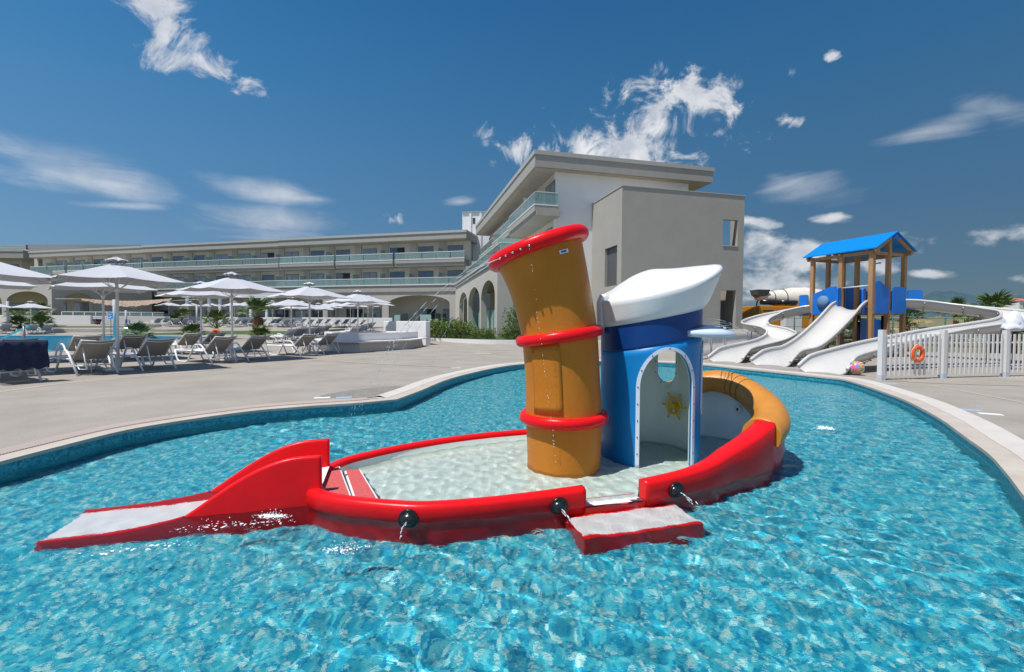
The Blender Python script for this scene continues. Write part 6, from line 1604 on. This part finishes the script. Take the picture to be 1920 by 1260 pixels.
# side tables between loungers
def table(loc, rz, lab, h=.45, w=.26, us=[None], L_=None, grp='low white side tables'):
    t = empty('side_table', loc, rz, lab, 'table', grp); L_ = L_ or w
    mb = MB(); mb.box((-L_, -w, h-.02), (L_, w, h)); mb.build('table_top', M_alu, t, bevel=.006)
    for x in (-L_+.03, L_-.03):
        for y in (-w+.03, w-.03): mb = MB(); mb.tube([(x, y, 0), (x, y, h-.02)], .015, 5); mb.build('leg', M_alu, t)
    return t
table(pos[0]+Vector((-.05, -.42, 0)), AR, 'low side table at the foot of the largest parasol pole'); table(pos[2]+Vector((0, -.42, 0)), AR, 'low side table by the second parasol pole'); table(pos[4]+Vector((.0, -.42, 0)), AR, 'low side table by the third parasol pole')
table(pos[1]+Vector((.2, -.3, 0)), AR, 'low side table behind the nearest lounger pair'); table(pos[3]+Vector((.2, -.3, 0)), AR, 'low side table behind the second parasol')
tw = P(512, 645, 0); table((tw.x-.4, tw.y+.6, 0), .05, 'long low white table standing alone before the big palm', .46, .35, L_=1.05)
# far loungers
L1 = make_lounger(True, 44); usd = [False]
def farl(mid, h, lab, grp):
    put_lounger(mid, h, lab, grp, L1, usd[0], 1.12); usd[0] = True
p0 = Gp(543, 636.5)
names = ['nearest', 'second', 'third', 'fourth', 'fifth', 'sixth', 'seventh', 'eighth', 'ninth', 'tenth']
for i in range(9):
    Y = 27.6+i*1.75+(.9 if i % 2 else 0); px = [549, 562, 571, 581, 589, 597, 603, 610, 616][i]
    farl(at(px, Y), hC, names[i]+' lounger in the receding row right of the big palm', 'loungers in the receding row right of the big palm')
for i in range(6):
    Y = 28.5+i*2.3; px = [668, 676, 683, 689, 694, 700][i]; farl(at(px, Y), hC, names[i]+' lounger behind the white bench planter', 'loungers behind the white bench planter')
for i, px in enumerate([300, 316, 334, 350, 372, 390, 408, 426, 449, 463, 478, 496, 517, 526, 541, 552, 572, 586, 602, 618, 636, 652, 668, 684]):
    farl(at(px, 51.5+1.2*math.sin(i*2.1)), math.atan2(.25, -.97)+.12*math.sin(i*1.7), 'far blue-grey lounger in the row along the long low white wall', 'loungers in the row along the long low white wall')
for i, (px, Y) in enumerate([(64, 27+13), (92, 40.6), (14, 41)]): farl(at(px, Y), math.atan2(.35, -.94), ['lounger left of the pair beyond the blue pool', 'lounger right of the pair beyond the blue pool', 'lounger mostly hidden behind the handrail beyond the pool'][i], 'loungers beyond the blue pool')

# ================================================================== PALMS on the left
def gpalm(px, Y, H_, cr, nf, lab, **k): p = at(px, Y); return palm(tuple(p), H_, cr, nf, lab, **k)
gpalm(484, 34.5, 1.55, 1.75, 17, 'tallest fan palm with shaggy reddish trunk behind the near loungers', tr=.34, dry=.0, el0=12, shag=240)
gpalm(406, 34, .75, 1.6, 15, 'smaller fan palm with an orange lifebuoy at its foot', tr=.17, dry=.1, el0=5)
gpalm(487, 33.2, .05, 1.05, 30, 'low bushy fan palm at the foot of the tallest palm', dry=.05)
gpalm(258, 32.5, .1, 1.15, 34, 'bushy fan palm beside the pool ladder', dry=.05)
gpalm(360, 33.5, .1, 1.05, 32, 'bushy fan palm left of the smaller trunked palm', dry=.05)
gpalm(38, 46, .1, 1.4, 36, 'spiky bush palm left of the lone far parasol', dry=.05)
gpalm(77, 46, .1, 1.5, 36, 'spiky bush palm right of the lone far parasol', dry=.05)
gpalm(76, 50, 1.2, 1.5, 24, 'trunked palm behind the right spiky bush palm', dry=.1); gpalm(30, 55, .9, 1.3, 22, 'small palm inside the arcade terrace at the far left', dry=.1)
gpalm(343, 55, .9, 1.3, 22, 'small palm between the far row parasols left of the pergola', dry=.1); gpalm(322, 55, .3, 1.0, 20, 'low palm beside the short white return wall', dry=.4); gpalm(672, 57, .4, .7, 14, 'tiny potted palm on the terrace behind the planter parasol', dry=.3)
# lifebuoys
p = at(404.5, 32.6); buoy((p.x, p.y, p.z+.42), .1, .27, 'orange lifebuoy leaning at the foot of the smaller fan palm')
p = at(12, 44); buoy((p.x, p.y, p.z+.30), .3, .30, 'orange lifebuoy hanging low on the post at the far left')
# post at far left, shower posts, signs
def post(px, Y, h, r_, lab, m=M_alu, cat='post', name='post_column'):
    p = at(px, Y); t = empty(name, p, 0, lab, cat); mb = MB(); mb.tube([(0, 0, 0), (0, 0, h)], r_, 10); mb.build('shaft', m, t); mb = MB(); mb.tube([(0, 0, 0), (0, 0, .08)], r_*1.9, 10); mb.build('foot', m, t); return t
M_gp = mat('grey_post', (.46, .47, .47), .7)
post(15, 44.4, 2.9, .10, 'grey post with an orange lifebuoy at the far left', M_gp)
mast = post(215.5, 31, 2.75, .11, 'thick pale sail mast standing beyond the blue pool', M_gp, 'mast')
mb = MB(); mb.tube([(0, 0, 2.65), (-1.3, 3.4, 2.2)], .015, 4); mb.tube([(0, 0, 2.7), (-1.0, 1.5, 1.55), (-.75, -.4, .9)], .012, 4); mb.build('guy_wire', M_gp, mast)
mast2 = post(236.5, 44, 2.1, .09, 'thin pale post with a small sign beyond the pool', M_gp, 'post')
post(369.5, 47, 2.6, .10, 'grey post standing between the far row parasols', M_gp)
def sign(px, Y, zc, w, h, m, lab, pole=True):
    p = at(px, Y); t = empty('pool_sign', p, 0, lab, 'sign'); mb = MB(); mb.box((-w/2, -.01, zc-h/2), (w/2, .01, zc+h/2)); mb.build('board', m, t, bevel=.004)
    if m is M_sb:
        for k, (a, b, c_, d_) in enumerate([(-.12, .05, .10, .10), (-.02, -.03, .12, -.08), (-.12, -.10, .06, -.13)]): mb = MB(); mb.tube([(a, -.014, zc+b), (c_, -.014, zc+d_)], .016, 4); mb.build('white_mark', M_rail, t)
    if pole: mb = MB(); mb.tube([(0, .02, 0), (0, .02, zc)], .015, 5); mb.build('pole', M_steel, t)
M_sb = mat('sign_blue', (.03, .32, .68), .4); M_sd = mat('sign_dark', (.10, .11, .14), .4)
sign(207.3, 29.5, 1.62, .32, .36, M_sb, 'light blue notice board on a thin pole beyond the pool'); sign(241.5, 44.2, 1.0, .3, .38, mat('sign_pale', (.50, .52, .60), .5), 'pale notice board on the thin post beyond the pool', False); sign(237, 43.9, 1.05, .2, .34, mat('sign_navy', (.03, .08, .25), .4), 'small dark blue notice on the thin post beyond the pool', False)
sign(362, 46.9, 1.15, .55, .45, M_sd, 'dark notice board beside the grey post in the far row')
# flower pot
p = at(182.3, 55.5); pot = empty('flower_pot', p, 0, 'terracotta pot with deep blue flowers before the shaded low wall', 'flower pot')
mb = MB(); mb.loft([[Vector((r_*math.cos(k*.524), r_*math.sin(k*.524), z)) for k in range(12)] for r_, z in ((.26, 0), (.38, .35), (.40, .40))], True, True, True); mb.build('pot', mat('terracotta', (.45, .17, .07), .8, var=.1), pot)
mb = MB(); 
for i in range(120): 
    a = random.random()*6.28; q = random.random()**.5*.45; mb.ball((q*math.cos(a), q*math.sin(a), .42+.2*random.random()*(1.2-q)), .05, 5, 3)
mb.build('flowers', mat('blue_flowers', (.02, .06, .30), .7), pot)
# canvas shade net on thin wires
def net():
    t = empty('shade_net', (D(240, 566, 56).x, 56, 4), 0, 'ragged brown shade net stretched on a wire between two posts', 'shade net'); mb = MB(); rows = []
    n = 60
    for i in range(n+1):
        px = lerp(152, 322, i/n); sagv = 5*math.sin(math.pi*i/n); top = D(px, 559.5+sagv*.9+.3*math.sin(i*2.1), 55.8); bot = D(px, 562+sagv*1.9+3.2*math.sin(math.pi*i/n)+.7*math.sin(i*.9)+.5*math.sin(i*2.3), 53.6); rows.append([top, top.lerp(bot, .33)+Vector((0, 0, .02*math.sin(i*1.9))), top.lerp(bot, .66)+Vector((0, 0, .02*math.sin(i*2.7))), bot])
    mb.loft(rows, closed=False, smooth=False); mb.build('net', mat('brown_net', (.22, .14, .09), .9, c2=(.40, .31, .24), vscale=6, bump=.8, bscale=10), t, world=True)
    mb = MB(); mb.tube([D(104, 560, 56), D(152, 560.5, 56)], .02, 4); mb.tube([D(322, 564, 56), D(372, 561, 52)], .02, 4); mb.build('wire', M_rail, t, world=True)
net()
# white pergola
pgp = at(345, 57.5); pg = empty('pergola', pgp, 0, 'white timber pergola of slender posts behind the far row parasols', 'pergola')
zt1 = D(345, 558, 57.5).z; zt2 = D(345, 554.5, 57.5).z
for px in (351, 392, 412.5, 433.5, 470, 500): 
    x = D(px, 600, 57.5).x; mb = MB(); mb.box((x-.13, 57.4, g(x, 57)), (x+.13, 57.65, zt1)); mb.build('post', M_rail, pg, world=True)
for k in range(3):
    x0, x1 = D(344, 600, 57.5).x, D(520, 600, 57.5).x; mb = MB(); mb.box((x0, 57.2+k*.9, zt1+.02+k*.26), (x1, 57.35+k*.9, zt1+.2+k*.26)); mb.build('beam', M_rail, pg, world=True)
# pool handrail and ladder
hr = empty('pool_handrail', P(46, 663, 0), 0, 'shiny steel handrail on one post sloping into the blue pool', 'handrail'); M_ss = mat('stainless', (.62, .64, .66), .18, metal=1)
q = P(46, 663, 0); mb = MB(); mb.tube([q, q+Vector((0, 0, 1.12))], .04, 10); mb.build('post', mat('post_bronze', (.35, .28, .24), .4, metal=.7), hr, world=True)
q2 = D(8, 632, q.y+1.9); q2 = Vector((q.x-.6, q.y+2.2, .3)); mb = MB(); mb.tube([q+Vector((.03, -.05, 1.14)), q+Vector((-.1, .25, 1.08)), Vector((D(5, 634, q.y+2.0).x, q.y+2.0, D(5, 634, q.y+2.0).z))], .04, 10); mb.build('rail', M_ss, hr, world=True)
ld = empty('pool_ladder', P(252, 632, 0), 0, 'curved steel ladder rails at the far edge of the blue pool', 'pool ladder')
for px in (262, 252.5): 
    a = P(px, 633, 0); mb = MB(); pts = [a, a+Vector((0, 0, .55)), a+Vector((-.12, 0, .70)), a+Vector((-.5, -.1, .74)), a+Vector((-.85, -.2, .70)), a+Vector((-1.05, -.3, .3)), a+Vector((-1.1, -.4, -.2))]; mb.tube(crom(pts, 4), .03, 8); mb.build('rail', M_ss, ld, world=True)
mb = MB(); a = P(252.5, 633, 0); b = P(262, 633, 0); mb.box((a.x-1.1, a.y-.45, -.25), (b.x-1.05, b.y-.25, -.2)); mb.build('step', M_ss, ld, world=True)
# small bin
p = at(383, 30); bn = empty('waste_bin', (D(383.5, 632, 27).x, 27, 0), 0, 'small pale cube bin on the deck behind the second parasol', 'bin'); mb = MB(); mb.box((-.24, -.2, 0), (.24, .2, .40)); mb.build('bin_body', M_cope, bn, bevel=.02); mb = MB(); mb.box((-.26, -.22, .40), (.26, .22, .45)); mb.build('lid', M_rail, bn, bevel=.01)
# FINAL
# sunlight really refracted through the water onto what lies below it
so.data.cycles.is_caustics_light = True
for o in list(sc.objects):
    if o.type == 'MESH':
        if o.name in ('pool_water', 'boat_water'):
            o.cycles.is_caustics_caster = True
            for p in o.data.polygons: p.use_smooth = True
        else: o.cycles.is_caustics_receiver = True
